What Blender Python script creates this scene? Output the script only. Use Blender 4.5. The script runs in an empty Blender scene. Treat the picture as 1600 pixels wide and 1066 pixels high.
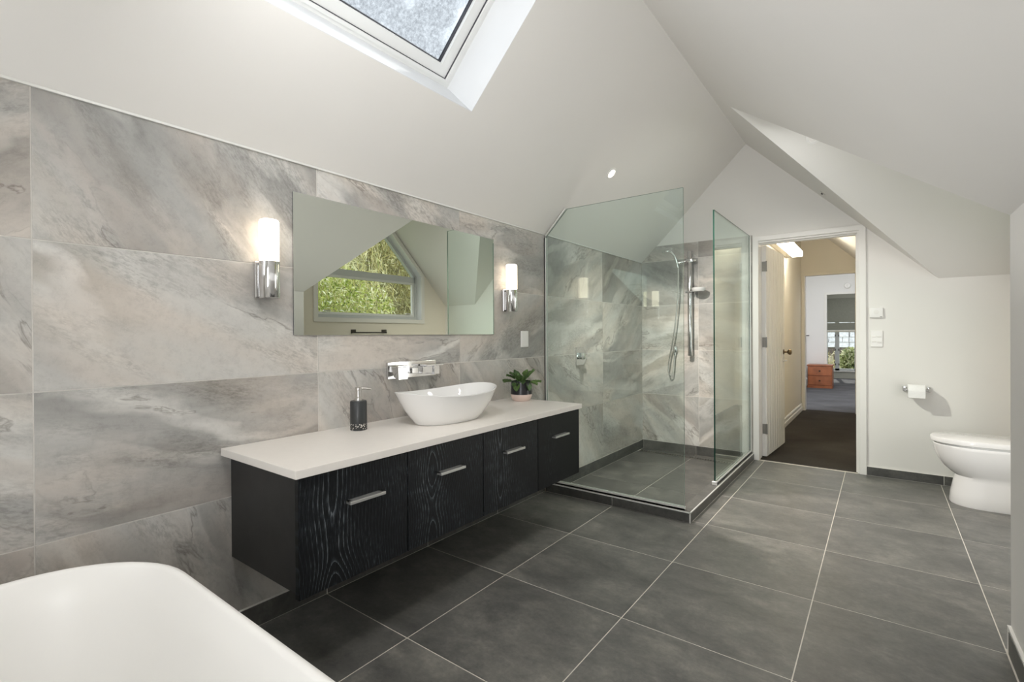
import bpy, bmesh, math, random
from mathutils import Vector, Matrix
random.seed(7)
S = bpy.context.scene
C = S.collection
PI = math.pi

# ------------------------------------------------------------------ camera
cd = bpy.data.cameras.new('camera'); cam = bpy.data.objects.new('camera', cd); C.objects.link(cam)
cd.sensor_width = 36.0; cd.lens = 36.0 * 763.9 / 1600.0; cd.shift_y = -6.26 / 1600.0; cd.clip_start = 0.02; cd.clip_end = 200
r_ = Vector((0.79798923, 0.60263801, -0.00637315)); d_ = Vector((-0.00278265, -0.00689046, -0.99997239)); f_ = Vector((-0.60266528, 0.79798493, -0.00382158))
m = Matrix.Identity(4)
for i in range(3):
    m[i][0] = r_[i]; m[i][1] = -d_[i]; m[i][2] = -f_[i]
m[0][3], m[1][3], m[2][3] = 1.98, 0.0, 1.146
cam.matrix_world = m
S.camera = cam

# ------------------------------------------------------------------ world, sun, big lights, exposure
w = bpy.data.worlds.new('sky'); S.world = w; w.use_nodes = True
nt = w.node_tree; bg = nt.nodes['Background']
tc = nt.nodes.new('ShaderNodeTexCoord'); sx = nt.nodes.new('ShaderNodeSeparateXYZ'); rp = nt.nodes.new('ShaderNodeValToRGB')
nt.links.new(tc.outputs['Generated'], sx.inputs[0]); nt.links.new(sx.outputs[2], rp.inputs[0]); nt.links.new(rp.outputs[0], bg.inputs[0])
rp.color_ramp.elements[0].position = 0.0; rp.color_ramp.elements[0].color = (0.95, 0.96, 0.97, 1)
rp.color_ramp.elements[1].position = 0.8; rp.color_ramp.elements[1].color = (0.86, 0.93, 1.0, 1)
bg.inputs[1].default_value = 1.25

def light(name, kind, loc, power, color=(1, 1, 1), size=0.1, sy=None, to=None, spot=None, blend=0.5):
    l = bpy.data.lights.new(name, kind); l.energy = power; l.color = color
    if kind == 'AREA':
        l.shape = 'RECTANGLE' if sy else 'SQUARE'; l.size = size
        if sy: l.size_y = sy
    elif kind == 'SUN': l.angle = size
    else: l.shadow_soft_size = size
    if kind == 'SPOT': l.spot_size = spot; l.spot_blend = blend
    o = bpy.data.objects.new(name, l); C.objects.link(o); o.location = loc
    if to is not None:
        o.rotation_euler = (Vector(to) - Vector(loc)).to_track_quat('-Z', 'Y').to_euler()
    return o
light('sun', 'SUN', (0, 10, 8), 3.0, (1.0, 0.95, 0.86), math.radians(1.0), to=(0.15 * 8, 10 - 9, 8 - 8))
light('near_fill', 'AREA', (1.97, -0.93, 0.92), 14, (0.97, 0.98, 1.0), 0.66, 1.0, to=(0.6, 2.4, 1.35))  # added fill panel behind the camera, clear of the near window's opening
light('upward_fill', 'AREA', (1.35, 2.2, 1.22), 5.0, (1.0, 0.995, 0.985), 1.3, 3.6, to=(1.35, 2.2, 3.0))  # added unseen panel in mid-room facing up, for soft bounce off the ceiling
light('ridge_fill', 'AREA', (1.05, 0.50, 2.40), 8, (0.985, 0.99, 1.0), 0.6, 0.3, to=(1.2, 4.6, 0.5))  # added fill under the ridge aimed down the room, not a roof window
light('near_left_fill', 'AREA', (0.34, -0.93, 1.5), 5, (0.97, 0.98, 1.0), 0.5, 0.6, to=(2.4, 1.6, 1.2))  # second added fill behind the camera, aimed at the knee wall
light('alcove_fill', 'AREA', (2.85, 3.35, 0.62), 5.5, (0.96, 0.985, 1.0), 1.5, 0.85, to=(0, 3.1, 0.62))  # unseen panel added below the sill to brighten vanity fronts and floor
light('dormer_fill', 'AREA', (1.58, 3.46, 2.47), 3, (1.0, 1.0, 0.99), 0.3, 0.3, to=(0.9, 3.95, 0.2))  # small added fill hidden under the dormer ridge, separate from the window
S.view_settings.view_transform = 'Standard'; S.view_settings.look = 'None'
S.view_settings.exposure = 0.6; S.view_settings.gamma = 1.0; S.view_settings.use_curve_mapping = False
S.cycles.max_bounces = 10; S.cycles.diffuse_bounces = 6; S.cycles.glossy_bounces = 6; S.cycles.transmission_bounces = 8
S.cycles.transparent_max_bounces = 16; S.cycles.caustics_reflective = False; S.cycles.caustics_refractive = False
S.cycles.sample_clamp_indirect = 4.0
S.cycles.use_denoising = True

# ------------------------------------------------------------------ materials
class N:
    def __init__(s, name):
        s.m = bpy.data.materials.new(name); s.m.use_nodes = True; s.t = s.m.node_tree
        s.b = s.t.nodes['Principled BSDF']; s.out = s.t.nodes['Material Output']
    def n(s, typ, **kw):
        x = s.t.nodes.new('ShaderNode' + typ)
        for k, v in kw.items():
            if k.startswith('i_'): x.inputs[k[2:].replace('_', ' ')].default_value = v
            else: setattr(x, k, v)
        return x
    def l(s, a, b): s.t.links.new(a, b)
    def setb(s, **kw):
        for k, v in kw.items(): s.b.inputs[k.replace('_', ' ')].default_value = v
    def ramp(s, src, stops):
        r = s.n('ValToRGB'); e = r.color_ramp.elements
        while len(e) < len(stops): e.new(0.5)
        for x, (p, c) in zip(e, stops): x.position = p; x.color = (*c, 1) if len(c) == 3 else c
        s.l(src, r.inputs[0]); return r
    def mix(s, fac, a, b, mode='MIX'):
        x = s.n('Mix', data_type='RGBA', blend_type=mode)
        for sock, v in ((0, fac), (6, a), (7, b)):
            if isinstance(v, (int, float)): x.inputs[sock].default_value = v
            elif isinstance(v, tuple): x.inputs[sock].default_value = (*v, 1)
            else: s.l(v, x.inputs[sock])
        return x.outputs[2]
    def bump(s, h, st=0.2, d=0.002):
        b = s.n('Bump'); b.inputs['Strength'].default_value = st; b.inputs['Distance'].default_value = d
        s.l(h, b.inputs['Height']); s.l(b.outputs[0], s.b.inputs['Normal'])

def simple(name, col, rough=0.5, metal=0.0, noise=0.03, scale=6.0, bump=0.0, bscale=200, spec=0.5, coat=0.0):
    s = N(name); s.setb(Roughness=rough, Metallic=metal); s.b.inputs['Specular IOR Level'].default_value = spec
    s.b.inputs['Coat Weight'].default_value = coat
    g = s.n('NewGeometry'); no = s.n('TexNoise', i_Scale=scale, i_Detail=4.0); s.l(g.outputs['Position'], no.inputs['Vector'])
    r = s.ramp(no.outputs[0], [(0.3, tuple(c * (1 - noise) for c in col)), (0.7, tuple(min(1, c * (1 + noise)) for c in col))])
    s.l(r.outputs[0], s.b.inputs['Base Color'])
    if bump:
        n2 = s.n('TexNoise', i_Scale=float(bscale), i_Detail=3.0); s.l(g.outputs['Position'], n2.inputs['Vector']); s.bump(n2.outputs[0], bump)
    return s.m

def stone_tile(name, plane):
    s = N(name); s.setb(Roughness=0.38)
    g = s.n('NewGeometry'); oi = s.n('ObjectInfo')
    sp = s.n('SeparateXYZ'); s.l(g.outputs['Position'], sp.inputs[0])
    cb = s.n('CombineXYZ')
    s.l(sp.outputs[1 if plane == 'x' else 0], cb.inputs[0]); s.l(sp.outputs[2], cb.inputs[1])
    ml = s.n('Math', operation='MULTIPLY'); ml.inputs[1].default_value = 23.0; s.l(oi.outputs['Random'], ml.inputs[0]); s.l(ml.outputs[0], cb.inputs[2])
    # a little turn of the veins from tile to tile
    rot = s.n('VectorRotate', rotation_type='Z_AXIS'); s.l(cb.outputs[0], rot.inputs['Vector'])
    an = s.n('MapRange'); s.l(oi.outputs['Random'], an.inputs[0]); an.inputs[3].default_value = -0.75; an.inputs[4].default_value = 1.15
    s.l(an.outputs[0], rot.inputs['Angle'])
    st = s.n('Mapping'); st.inputs['Scale'].default_value = (0.75, 2.1, 1.0); s.l(rot.outputs[0], st.inputs[0])
    wn = s.n('TexNoise', i_Scale=1.3, i_Detail=4.0, i_Roughness=0.55); s.l(st.outputs[0], wn.inputs['Vector'])
    wv = s.mix(0.42, st.outputs[0], wn.outputs['Color'], 'LINEAR_LIGHT')
    big = s.n('TexNoise', i_Scale=1.0, i_Detail=7.0, i_Roughness=0.58); s.l(wv, big.inputs['Vector'])
    base = s.ramp(big.outputs[0], [(0.30, (0.30, 0.295, 0.28)), (0.43, (0.43, 0.42, 0.40)), (0.52, (0.52, 0.505, 0.48)), (0.62, (0.55, 0.535, 0.505)), (0.72, (0.67, 0.655, 0.625))])
    # banded flow lines
    bn = s.n('TexNoise', i_Scale=0.75, i_Detail=2.5, i_Roughness=0.45); s.l(wv, bn.inputs['Vector'])
    m1 = s.n('Math', operation='MULTIPLY'); m1.inputs[1].default_value = 15.0; s.l(bn.outputs[0], m1.inputs[0])
    sn = s.n('Math', operation='SINE'); m2 = s.n('Math', operation='MULTIPLY'); m2.inputs[1].default_value = 3.1; s.l(m1.outputs[0], m2.inputs[0]); s.l(m2.outputs[0], sn.inputs[0])
    bands = s.ramp(sn.outputs[0], [(0.0, (0.38, 0.38, 0.38)), (0.5, (0.5, 0.5, 0.5)), (1.0, (0.58, 0.58, 0.58))])
    msk = s.n('TexNoise', i_Scale=1.7, i_Detail=2.0); s.l(st.outputs[0], msk.inputs['Vector'])
    mr = s.ramp(msk.outputs[0], [(0.42, (0.1, 0.1, 0.1)), (0.58, (1, 1, 1))])
    c1 = s.mix(mr.outputs[0], base.outputs[0], s.mix(1.0, base.outputs[0], bands.outputs[0], 'OVERLAY'))
    # crisp dark edge veins
    ab = s.n('Math', operation='SUBTRACT'); ab.inputs[1].default_value = 0.5; s.l(big.outputs[0], ab.inputs[0])
    a2 = s.n('Math', operation='ABSOLUTE'); s.l(ab.outputs[0], a2.inputs[0])
    vr = s.ramp(a2.outputs[0], [(0.0, (0.60, 0.58, 0.56)), (0.007, (1.0, 1.0, 1.0)), (0.02, (1.10, 1.10, 1.09)), (0.05, (1, 1, 1))])
    vm = s.n('TexNoise', i_Scale=1.9, i_Detail=1.0); s.l(wv, vm.inputs['Vector']); vmr = s.ramp(vm.outputs[0], [(0.46, (0, 0, 0)), (0.56, (1, 1, 1))])
    c2 = s.mix(vmr.outputs[0], c1, s.mix(1.0, c1, vr.outputs[0], 'MULTIPLY'))
    # grainy speckle
    fn = s.n('TexNoise', i_Scale=24.0, i_Detail=10.0, i_Roughness=0.82); s.l(g.outputs['Position'], fn.inputs['Vector'])
    fr = s.ramp(fn.outputs[0], [(0.34, (0.70, 0.70, 0.70)), (0.50, (1, 1, 1)), (0.68, (1.10, 1.10, 1.10))])
    c3 = s.mix(0.5, c2, fr.outputs[0], 'MULTIPLY')
    # grainy darker clusters
    gm = s.n('TexNoise', i_Scale=2.6, i_Detail=4.0, i_Roughness=0.65); s.l(wv, gm.inputs['Vector']); gmr = s.ramp(gm.outputs[0], [(0.47, (0, 0, 0)), (0.66, (1, 1, 1))])
    gn = s.n('TexNoise', i_Scale=55.0, i_Detail=6.0, i_Roughness=0.7); s.l(st.outputs[0], gn.inputs['Vector']); gnr = s.ramp(gn.outputs[0], [(0.42, (0.62, 0.62, 0.61)), (0.56, (1, 1, 1))])
    c3 = s.mix(gmr.outputs[0], c3, s.mix(0.8, c3, gnr.outputs[0], 'MULTIPLY'))
    # pinkish beige clouds
    pn = s.n('TexNoise', i_Scale=2.3, i_Detail=3.0); s.l(st.outputs[0], pn.inputs['Vector'])
    pr = s.ramp(pn.outputs[0], [(0.42, (1.0, 1.01, 1.01)), (0.62, (1.055, 1.0, 0.955))])
    c4 = s.mix(1.0, c3, pr.outputs[0], 'MULTIPLY')
    s.l(c4, s.b.inputs['Base Color']); s.bump(fn.outputs[0], 0.25, 0.0015)
    return s.m

def floor_tile(name, k=1.0):
    s = N(name)
    g = s.n('NewGeometry'); oi = s.n('ObjectInfo')
    ml = s.n('Math', operation='MULTIPLY'); ml.inputs[1].default_value = 31.0; s.l(oi.outputs['Random'], ml.inputs[0])
    ad = s.n('VectorMath', operation='ADD'); s.l(g.outputs['Position'], ad.inputs[0])
    cb = s.n('CombineXYZ'); s.l(ml.outputs[0], cb.inputs[2]); s.l(cb.outputs[0], ad.inputs[1])
    mp = s.n('Mapping'); mp.inputs['Scale'].default_value = (1.5, 2.6, 1.6); mp.inputs['Rotation'].default_value = (0, 0, 0.5); s.l(ad.outputs[0], mp.inputs[0])
    a = s.n('TexNoise', i_Scale=1.7, i_Detail=10.0, i_Roughness=0.72, i_Distortion=0.25); s.l(mp.outputs[0], a.inputs['Vector'])
    r = s.ramp(a.outputs[0], [(0.3, tuple(c * k for c in (0.070, 0.070, 0.066))), (0.5, tuple(c * k for c in (0.128, 0.127, 0.119))), (0.68, tuple(c * k for c in (0.215, 0.208, 0.190)))])
    md = s.n('TexNoise', i_Scale=9.0, i_Detail=9.0, i_Roughness=0.75); s.l(ad.outputs[0], md.inputs['Vector']); mdr = s.ramp(md.outputs[0], [(0.34, (0.72, 0.72, 0.73)), (0.5, (1, 1, 1)), (0.66, (1.22, 1.21, 1.18))])
    f = s.n('TexNoise', i_Scale=60.0, i_Detail=5.0, i_Roughness=0.7); s.l(g.outputs['Position'], f.inputs['Vector'])
    fr = s.ramp(f.outputs[0], [(0.3, (0.75, 0.75, 0.75)), (0.65, (1.12, 1.12, 1.1))])
    s.l(s.mix(0.8, s.mix(0.6, r.outputs[0], fr.outputs[0], 'MULTIPLY'), mdr.outputs[0], 'MULTIPLY'), s.b.inputs['Base Color'])
    rr = s.ramp(a.outputs[0], [(0.3, (0.34, 0.34, 0.34)), (0.7, (0.46, 0.46, 0.46))]); s.l(rr.outputs[0], s.b.inputs['Roughness'])
    s.bump(a.outputs[0], 0.12, 0.002)
    return s.m

def ash_black(name, streak=1.0):
    s = N(name); s.setb(Roughness=0.36); s.b.inputs['Specular IOR Level'].default_value = 0.28
    tcn = s.n('TexCoord'); oi = s.n('ObjectInfo')
    sp = s.n('SeparateXYZ'); s.l(tcn.outputs['Object'], sp.inputs[0])
    # slow wander of the grain with height
    wn = s.n('TexNoise', i_Scale=2.0, i_Detail=1.2)
    off = s.n('CombineXYZ'); k = s.n('Math', operation='MULTIPLY'); k.inputs[1].default_value = 17.0; s.l(oi.outputs['Random'], k.inputs[0])
    zz = s.n('Math', operation='MULTIPLY'); zz.inputs[1].default_value = 1.3; s.l(sp.outputs[2], zz.inputs[0])
    s.l(sp.outputs[1], off.inputs[0]); s.l(zz.outputs[0], off.inputs[1]); s.l(k.outputs[0], off.inputs[2]); s.l(off.outputs[0], wn.inputs['Vector'])
    # rings: squared distance from a heart line -> cathedral arches
    y0 = s.n('Math', operation='ADD'); y0.inputs[1].default_value = 0.10; s.l(sp.outputs[1], y0.inputs[0])
    yy = s.n('Math', operation='MULTIPLY'); s.l(y0.outputs[0], yy.inputs[0]); s.l(y0.outputs[0], yy.inputs[1])
    y4 = s.n('Math', operation='ADD'); y4.inputs[1].default_value = 0.0006; s.l(yy.outputs[0], y4.inputs[0])
    sq = s.n('Math', operation='POWER'); sq.inputs[1].default_value = 0.5; s.l(y4.outputs[0], sq.inputs[0])
    yf = s.n('Math', operation='MULTIPLY'); yf.inputs[1].default_value = 80.0; s.l(sq.outputs[0], yf.inputs[0])
    nf = s.n('Math', operation='MULTIPLY'); nf.inputs[1].default_value = 13.0; s.l(wn.outputs[0], nf.inputs[0])
    sm = s.n('Math', operation='ADD'); s.l(yf.outputs[0], sm.inputs[0]); s.l(nf.outputs[0], sm.inputs[1])
    fr = s.n('Math', operation='FRACT'); s.l(sm.outputs[0], fr.inputs[0])
    ring = s.ramp(fr.outputs[0], [(0.0, (0.75, 0.75, 0.75)), (0.10, (0.4, 0.4, 0.4)), (0.32, (0.03, 0.03, 0.03)), (0.95, (0.0, 0.0, 0.0)), (1.0, (0.5, 0.5, 0.5))])
    mp = s.n('Mapping'); mp.inputs['Scale'].default_value = (1, 330, 26); s.l(tcn.outputs['Object'], mp.inputs[0])
    fn = s.n('TexNoise', i_Scale=1.0, i_Detail=3.0, i_Roughness=0.6); s.l(mp.outputs[0], fn.inputs['Vector'])
    pr = s.ramp(fn.outputs[0], [(0.50, (0, 0, 0)), (0.68, (1, 1, 1))])
    big = s.n('TexNoise', i_Scale=5.0, i_Detail=2.0); s.l(tcn.outputs['Object'], big.inputs['Vector'])
    br = s.ramp(big.outputs[0], [(0.38, (0.25, 0.25, 0.25)), (0.62, (1, 1, 1))])
    pores = s.mix(1.0, pr.outputs[0], br.outputs[0], 'MULTIPLY')
    m0 = s.mix(1.0, ring.outputs[0], s.ramp(fn.outputs[0], [(0.35, (0.25, 0.25, 0.25)), (0.6, (1, 1, 1))]).outputs[0], 'MULTIPLY')
    hm = s.ramp(sq.outputs[0], [(0.0, (1.7, 1.7, 1.7)), (0.055, (1.5, 1.5, 1.5)), (0.10, (0.55, 0.55, 0.55))])
    m0 = s.mix(1.0, m0, hm.outputs[0], 'MULTIPLY')
    tot = s.mix(0.55, m0, pores, 'ADD')
    col = s.ramp(tot, [(0.0, (0.0045, 0.0050, 0.0060)), (0.45, tuple(streak * c for c in (0.026, 0.032, 0.038))), (1.0, tuple(streak * c for c in (0.15, 0.165, 0.18)))])
    s.l(col.outputs[0], s.b.inputs['Base Color']); s.bump(fn.outputs[0], 0.15, 0.0006)
    return s.m

def glass_mat(name, tint=(0.93, 0.965, 0.94), ior_f=0.045):
    s = N(name); s.t.nodes.remove(s.b)
    tr = s.n('BsdfTransparent'); tr.inputs[0].default_value = (*tint, 1)
    gl = s.n('BsdfGlossy'); gl.inputs['Roughness'].default_value = 0.0; gl.inputs[0].default_value = (0.93, 1.0, 0.96, 1)
    lw = s.n('LayerWeight'); lw.inputs[0].default_value = 0.5
    pw = s.n('Math', operation='POWER'); pw.inputs[1].default_value = 5.0; s.l(lw.outputs['Facing'], pw.inputs[0])
    ml = s.n('Math', operation='MULTIPLY_ADD'); ml.inputs[1].default_value = 0.9; ml.inputs[2].default_value = ior_f; s.l(pw.outputs[0], ml.inputs[0])
    mx = s.n('MixShader'); s.l(ml.outputs[0], mx.inputs[0]); s.l(tr.outputs[0], mx.inputs[1]); s.l(gl.outputs[0], mx.inputs[2]); s.l(mx.outputs[0], s.out.inputs[0])
    return s.m

def emit(name, col, strength):
    s = N(name); s.setb(Roughness=0.3); s.b.inputs['Base Color'].default_value = (*col, 1)
    s.b.inputs['Emission Color'].default_value = (*col, 1); s.b.inputs['Emission Strength'].default_value = strength
    return s.m

M = {}
M['paint'] = simple('warm_white_paint', (0.78, 0.765, 0.735), 0.75, noise=0.012, scale=1.5, bump=0.05, bscale=400)
M['hall_paint'] = simple('hall_paint', (0.80, 0.755, 0.665), 0.75, noise=0.012, scale=1.5)
M['bed_paint'] = simple('bedroom_paint', (0.80, 0.79, 0.78), 0.75, noise=0.01, scale=1.5)
M['bay_grey'] = simple('bay_paint', (0.52, 0.52, 0.46), 0.75, noise=0.01)  # own grey-green paint of the bay walls
M['gloss'] = simple('white_gloss_paint', (0.80, 0.785, 0.755), 0.35, noise=0.01, scale=3)
M['tile_x'] = stone_tile('stone_tile_side', 'x'); M['tile_y'] = stone_tile('stone_tile_end', 'y')
M['grout'] = simple('grout', (0.66, 0.64, 0.60), 0.85, noise=0.06, scale=40)
M['grout_floor'] = simple('floor_grout', (0.62, 0.59, 0.53), 0.85, noise=0.10, scale=20)
M['floor_tile'] = floor_tile('charcoal_floor_tile'); M['skirt_tile'] = floor_tile('charcoal_skirting_tile', 0.72)
M['grout_dark'] = simple('dark_grout', (0.25, 0.24, 0.22), 0.85)
M['top'] = simple('white_worktop', (0.80, 0.765, 0.72), 0.35, noise=0.012, scale=30)
M['ash'] = ash_black('black_stained_ash'); M['ash_side'] = simple('black_cabinet_side', (0.021, 0.021, 0.021), 0.42, noise=0.25, scale=12)
M['ash_plain'] = ash_black('plain_black_ash', 0.25)
M['chrome'] = simple('chrome', (0.72, 0.72, 0.72), 0.09, 1.0, noise=0.01)
M['brushed'] = simple('brushed_metal', (0.62, 0.60, 0.57), 0.28, 1.0, noise=0.04, scale=60)
M['alu'] = simple('aluminium_channel', (0.74, 0.74, 0.71), 0.34, 0.15, noise=0.03)
M['brass_dark'] = simple('aged_bronze', (0.16, 0.11, 0.06), 0.28, 1.0, noise=0.15)
M['hinge'] = simple('grey_hinge_metal', (0.30, 0.29, 0.27), 0.35, 0.6)
M['steel_dark'] = simple('dark_metal', (0.10, 0.095, 0.09), 0.35, 0.9)
M['handle'] = simple('satin_handle', (0.60, 0.60, 0.58), 0.30, 0.75, noise=0.03)
M['ceramic'] = simple('white_ceramic', (0.83, 0.83, 0.82), 0.08, noise=0.005, coat=0.5)
M['tub'] = simple('tub_white', (0.78, 0.77, 0.745), 0.34, noise=0.005)
M['plastic'] = simple('white_plastic', (0.84, 0.83, 0.81), 0.35, noise=0.005)
M['glass'] = glass_mat('shower_glass', (0.93, 0.972, 0.955), 0.05)
M['glass_win'] = glass_mat('window_glass', (0.97, 0.985, 0.975), 0.03)
M['glass_edge'] = simple('green_glass_edge', (0.012, 0.045, 0.032), 0.12, noise=0.1)
M['gasket'] = simple('dark_gasket', (0.05, 0.05, 0.06), 0.6)
M['reveal'] = simple('white_reveal', (0.74, 0.75, 0.76), 0.6, noise=0.01)
M['frame_white'] = simple('white_window_frame', (0.78, 0.785, 0.77), 0.4, noise=0.01)
M['frame_grey'] = simple('grey_window_frame', (0.60, 0.62, 0.62), 0.4, noise=0.02)
M['opal'] = emit('opal_lamp_glass', (1.0, 0.87, 0.70), 2.6)
M['strip'] = emit('strip_diffuser', (1.0, 0.93, 0.78), 13.0)
M['led'] = emit('downlight_lens', (1.0, 0.9, 0.76), 6.0)
M['paper'] = simple('white_paper', (0.85, 0.845, 0.83), 0.9, noise=0.02, scale=60)
M['pot_black'] = simple('black_pot', (0.018, 0.018, 0.022), 0.28)
M['pot_pink'] = simple('blush_pot_base', (0.72, 0.58, 0.52), 0.6, noise=0.04)
M['soil'] = simple('soil', (0.05, 0.035, 0.022), 0.95, noise=0.5, scale=120)
M['stem'] = simple('leaf_stalk', (0.20, 0.30, 0.07), 0.5, noise=0.1, scale=30)
M['red_wood'] = simple('red_brown_wood', (0.36, 0.115, 0.045), 0.35, noise=0.2, scale=9)
M['dark_wood'] = simple('dark_brown_wood', (0.045, 0.018, 0.010), 0.4, noise=0.2)
M['linen'] = simple('white_linen', (0.8, 0.77, 0.8), 0.9, noise=0.03)
M['blind'] = simple('grey_green_blind', (0.30, 0.305, 0.26), 0.9, noise=0.05, scale=40)
M['bottle'] = simple('charcoal_bottle', (0.030, 0.033, 0.034), 0.33, noise=0.12, scale=30)

def mirror_mat():
    s = N('mirror_glass'); s.t.nodes.remove(s.b)
    gl = s.n('BsdfGlossy'); gl.inputs['Roughness'].default_value = 0.0; gl.inputs[0].default_value = (0.80, 0.835, 0.77, 1)
    s.l(gl.outputs[0], s.out.inputs[0]); return s.m
M['mirror'] = mirror_mat()

def terrazzo():
    s = N('terrazzo_band'); s.setb(Roughness=0.4)
    g = s.n('NewGeometry'); v = s.n('TexVoronoi', i_Scale=150.0); s.l(g.outputs['Position'], v.inputs['Vector'])
    wn = s.n('TexWhiteNoise'); s.l(v.outputs['Position'], wn.inputs['Vector'])
    a = s.ramp(wn.outputs[0], [(0.50, (0, 0, 0)), (0.52, (1, 1, 1))]); d = s.ramp(v.outputs['Distance'], [(0.42, (1, 1, 1)), (0.46, (0, 0, 0))])
    mk = s.mix(1.0, a.outputs[0], d.outputs[0], 'MULTIPLY')
    s.l(s.mix(mk, (0.022, 0.023, 0.023), (0.62, 0.60, 0.55)), s.b.inputs['Base Color']); return s.m
M['terrazzo'] = terrazzo()

def leaf_mat():
    s = N('violet_leaf'); s.setb(Roughness=0.5)
    oi = s.n('ObjectInfo'); r = s.ramp(oi.outputs['Random'], [(0.0, (0.045, 0.095, 0.025)), (0.6, (0.075, 0.145, 0.04)), (1.0, (0.12, 0.20, 0.055))])
    g = s.n('NewGeometry'); n2 = s.n('TexNoise', i_Scale=90.0, i_Detail=3.0); s.l(g.outputs['Position'], n2.inputs['Vector'])
    rr = s.ramp(n2.outputs[0], [(0.3, (0.7, 0.7, 0.7)), (0.7, (1.2, 1.2, 1.2))])
    s.l(s.mix(1.0, r.outputs[0], rr.outputs[0], 'MULTIPLY'), s.b.inputs['Base Color']); s.bump(n2.outputs[0], 0.4, 0.001); return s.m
M['leaf'] = leaf_mat()

def foliage(name, cols, rough=0.7):
    s = N(name); s.setb(Roughness=rough)
    g = s.n('NewGeometry'); r = s.ramp(g.outputs['Random Per Island'], [(i / (len(cols) - 1), c) for i, c in enumerate(cols)])
    s.l(r.outputs[0], s.b.inputs['Base Color'])
    tl = s.n('BsdfTranslucent'); s.l(r.outputs[0], tl.inputs[0]); mx = s.n('MixShader'); mx.inputs[0].default_value = 0.4
    s.l(s.b.outputs[0], mx.inputs[1]); s.l(tl.outputs[0], mx.inputs[2]); s.l(mx.outputs[0], s.out.inputs[0]); return s.m
M['fol_green'] = foliage('fresh_green_foliage', [(0.10, 0.16, 0.02), (0.34, 0.42, 0.08), (0.58, 0.64, 0.20), (0.75, 0.76, 0.42), (0.95, 0.96, 0.88)])
M['fol_straw'] = foliage('straw_twig_foliage', [(0.12, 0.10, 0.05), (0.46, 0.42, 0.18), (0.66, 0.60, 0.30), (0.88, 0.84, 0.62), (0.34, 0.38, 0.12)])
M['fol_dark'] = foliage('deep_green_foliage', [(0.05, 0.09, 0.02), (0.14, 0.2, 0.05), (0.30, 0.33, 0.12)])
M['fol_yellow'] = foliage('cream_green_foliage', [(0.10, 0.16, 0.04), (0.35, 0.38, 0.16), (0.7, 0.7, 0.5)])
M['bark'] = simple('bark', (0.20, 0.16, 0.12), 0.9, noise=0.3, scale=20)
M['bark_pale'] = simple('pale_bark', (0.55, 0.50, 0.44), 0.9, noise=0.2, scale=20)

def carpet(name, col):
    s = N(name); s.setb(Roughness=1.0); s.b.inputs['Specular IOR Level'].default_value = 0.05
    g = s.n('NewGeometry'); a = s.n('TexNoise', i_Scale=2.2, i_Detail=5.0); s.l(g.outputs['Position'], a.inputs['Vector'])
    f = s.n('TexNoise', i_Scale=320.0, i_Detail=2.0); s.l(g.outputs['Position'], f.inputs['Vector'])
    r = s.ramp(a.outputs[0], [(0.3, tuple(c * 0.8 for c in col)), (0.7, tuple(c * 1.2 for c in col))])
    fr = s.ramp(f.outputs[0], [(0.3, (0.6, 0.6, 0.6)), (0.7, (1.3, 1.3, 1.3))])
    s.l(s.mix(1.0, r.outputs[0], fr.outputs[0], 'MULTIPLY'), s.b.inputs['Base Color']); s.bump(f.outputs[0], 0.6, 0.004); return s.m
M['carpet'] = carpet('brown_carpet', (0.050, 0.044, 0.038)); M['carpet_bed'] = carpet('grey_carpet', (0.14, 0.14, 0.15))

def speckle_glass():
    s = N('rain_speckled_glass'); s.t.nodes.remove(s.b)
    tr = s.n('BsdfTransparent'); tr.inputs[0].default_value = (0.86, 0.88, 0.89, 1)
    tl = s.n('BsdfTransparent'); tl.inputs[0].default_value = (0.50, 0.51, 0.52, 1)
    g = s.n('NewGeometry'); n1 = s.n('TexNoise', i_Scale=70.0, i_Detail=6.0, i_Roughness=0.85); s.l(g.outputs['Position'], n1.inputs['Vector'])
    n2 = s.n('TexNoise', i_Scale=3.0, i_Detail=2.0); s.l(g.outputs['Position'], n2.inputs['Vector'])
    a = s.ramp(n1.outputs[0], [(0.36, (0.25, 0.25, 0.25)), (0.60, (1, 1, 1))]); b = s.ramp(n2.outputs[0], [(0.36, (0.1, 0.1, 0.1)), (0.52, (1, 1, 1))])
    mk = s.mix(1.0, a.outputs[0], b.outputs[0], 'MULTIPLY')
    mx = s.n('MixShader'); s.l(mk, mx.inputs[0]); s.l(tr.outputs[0], mx.inputs[1]); s.l(tl.outputs[0], mx.inputs[2]); s.l(mx.outputs[0], s.out.inputs[0]); return s.m
M['speckle'] = speckle_glass()

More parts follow.
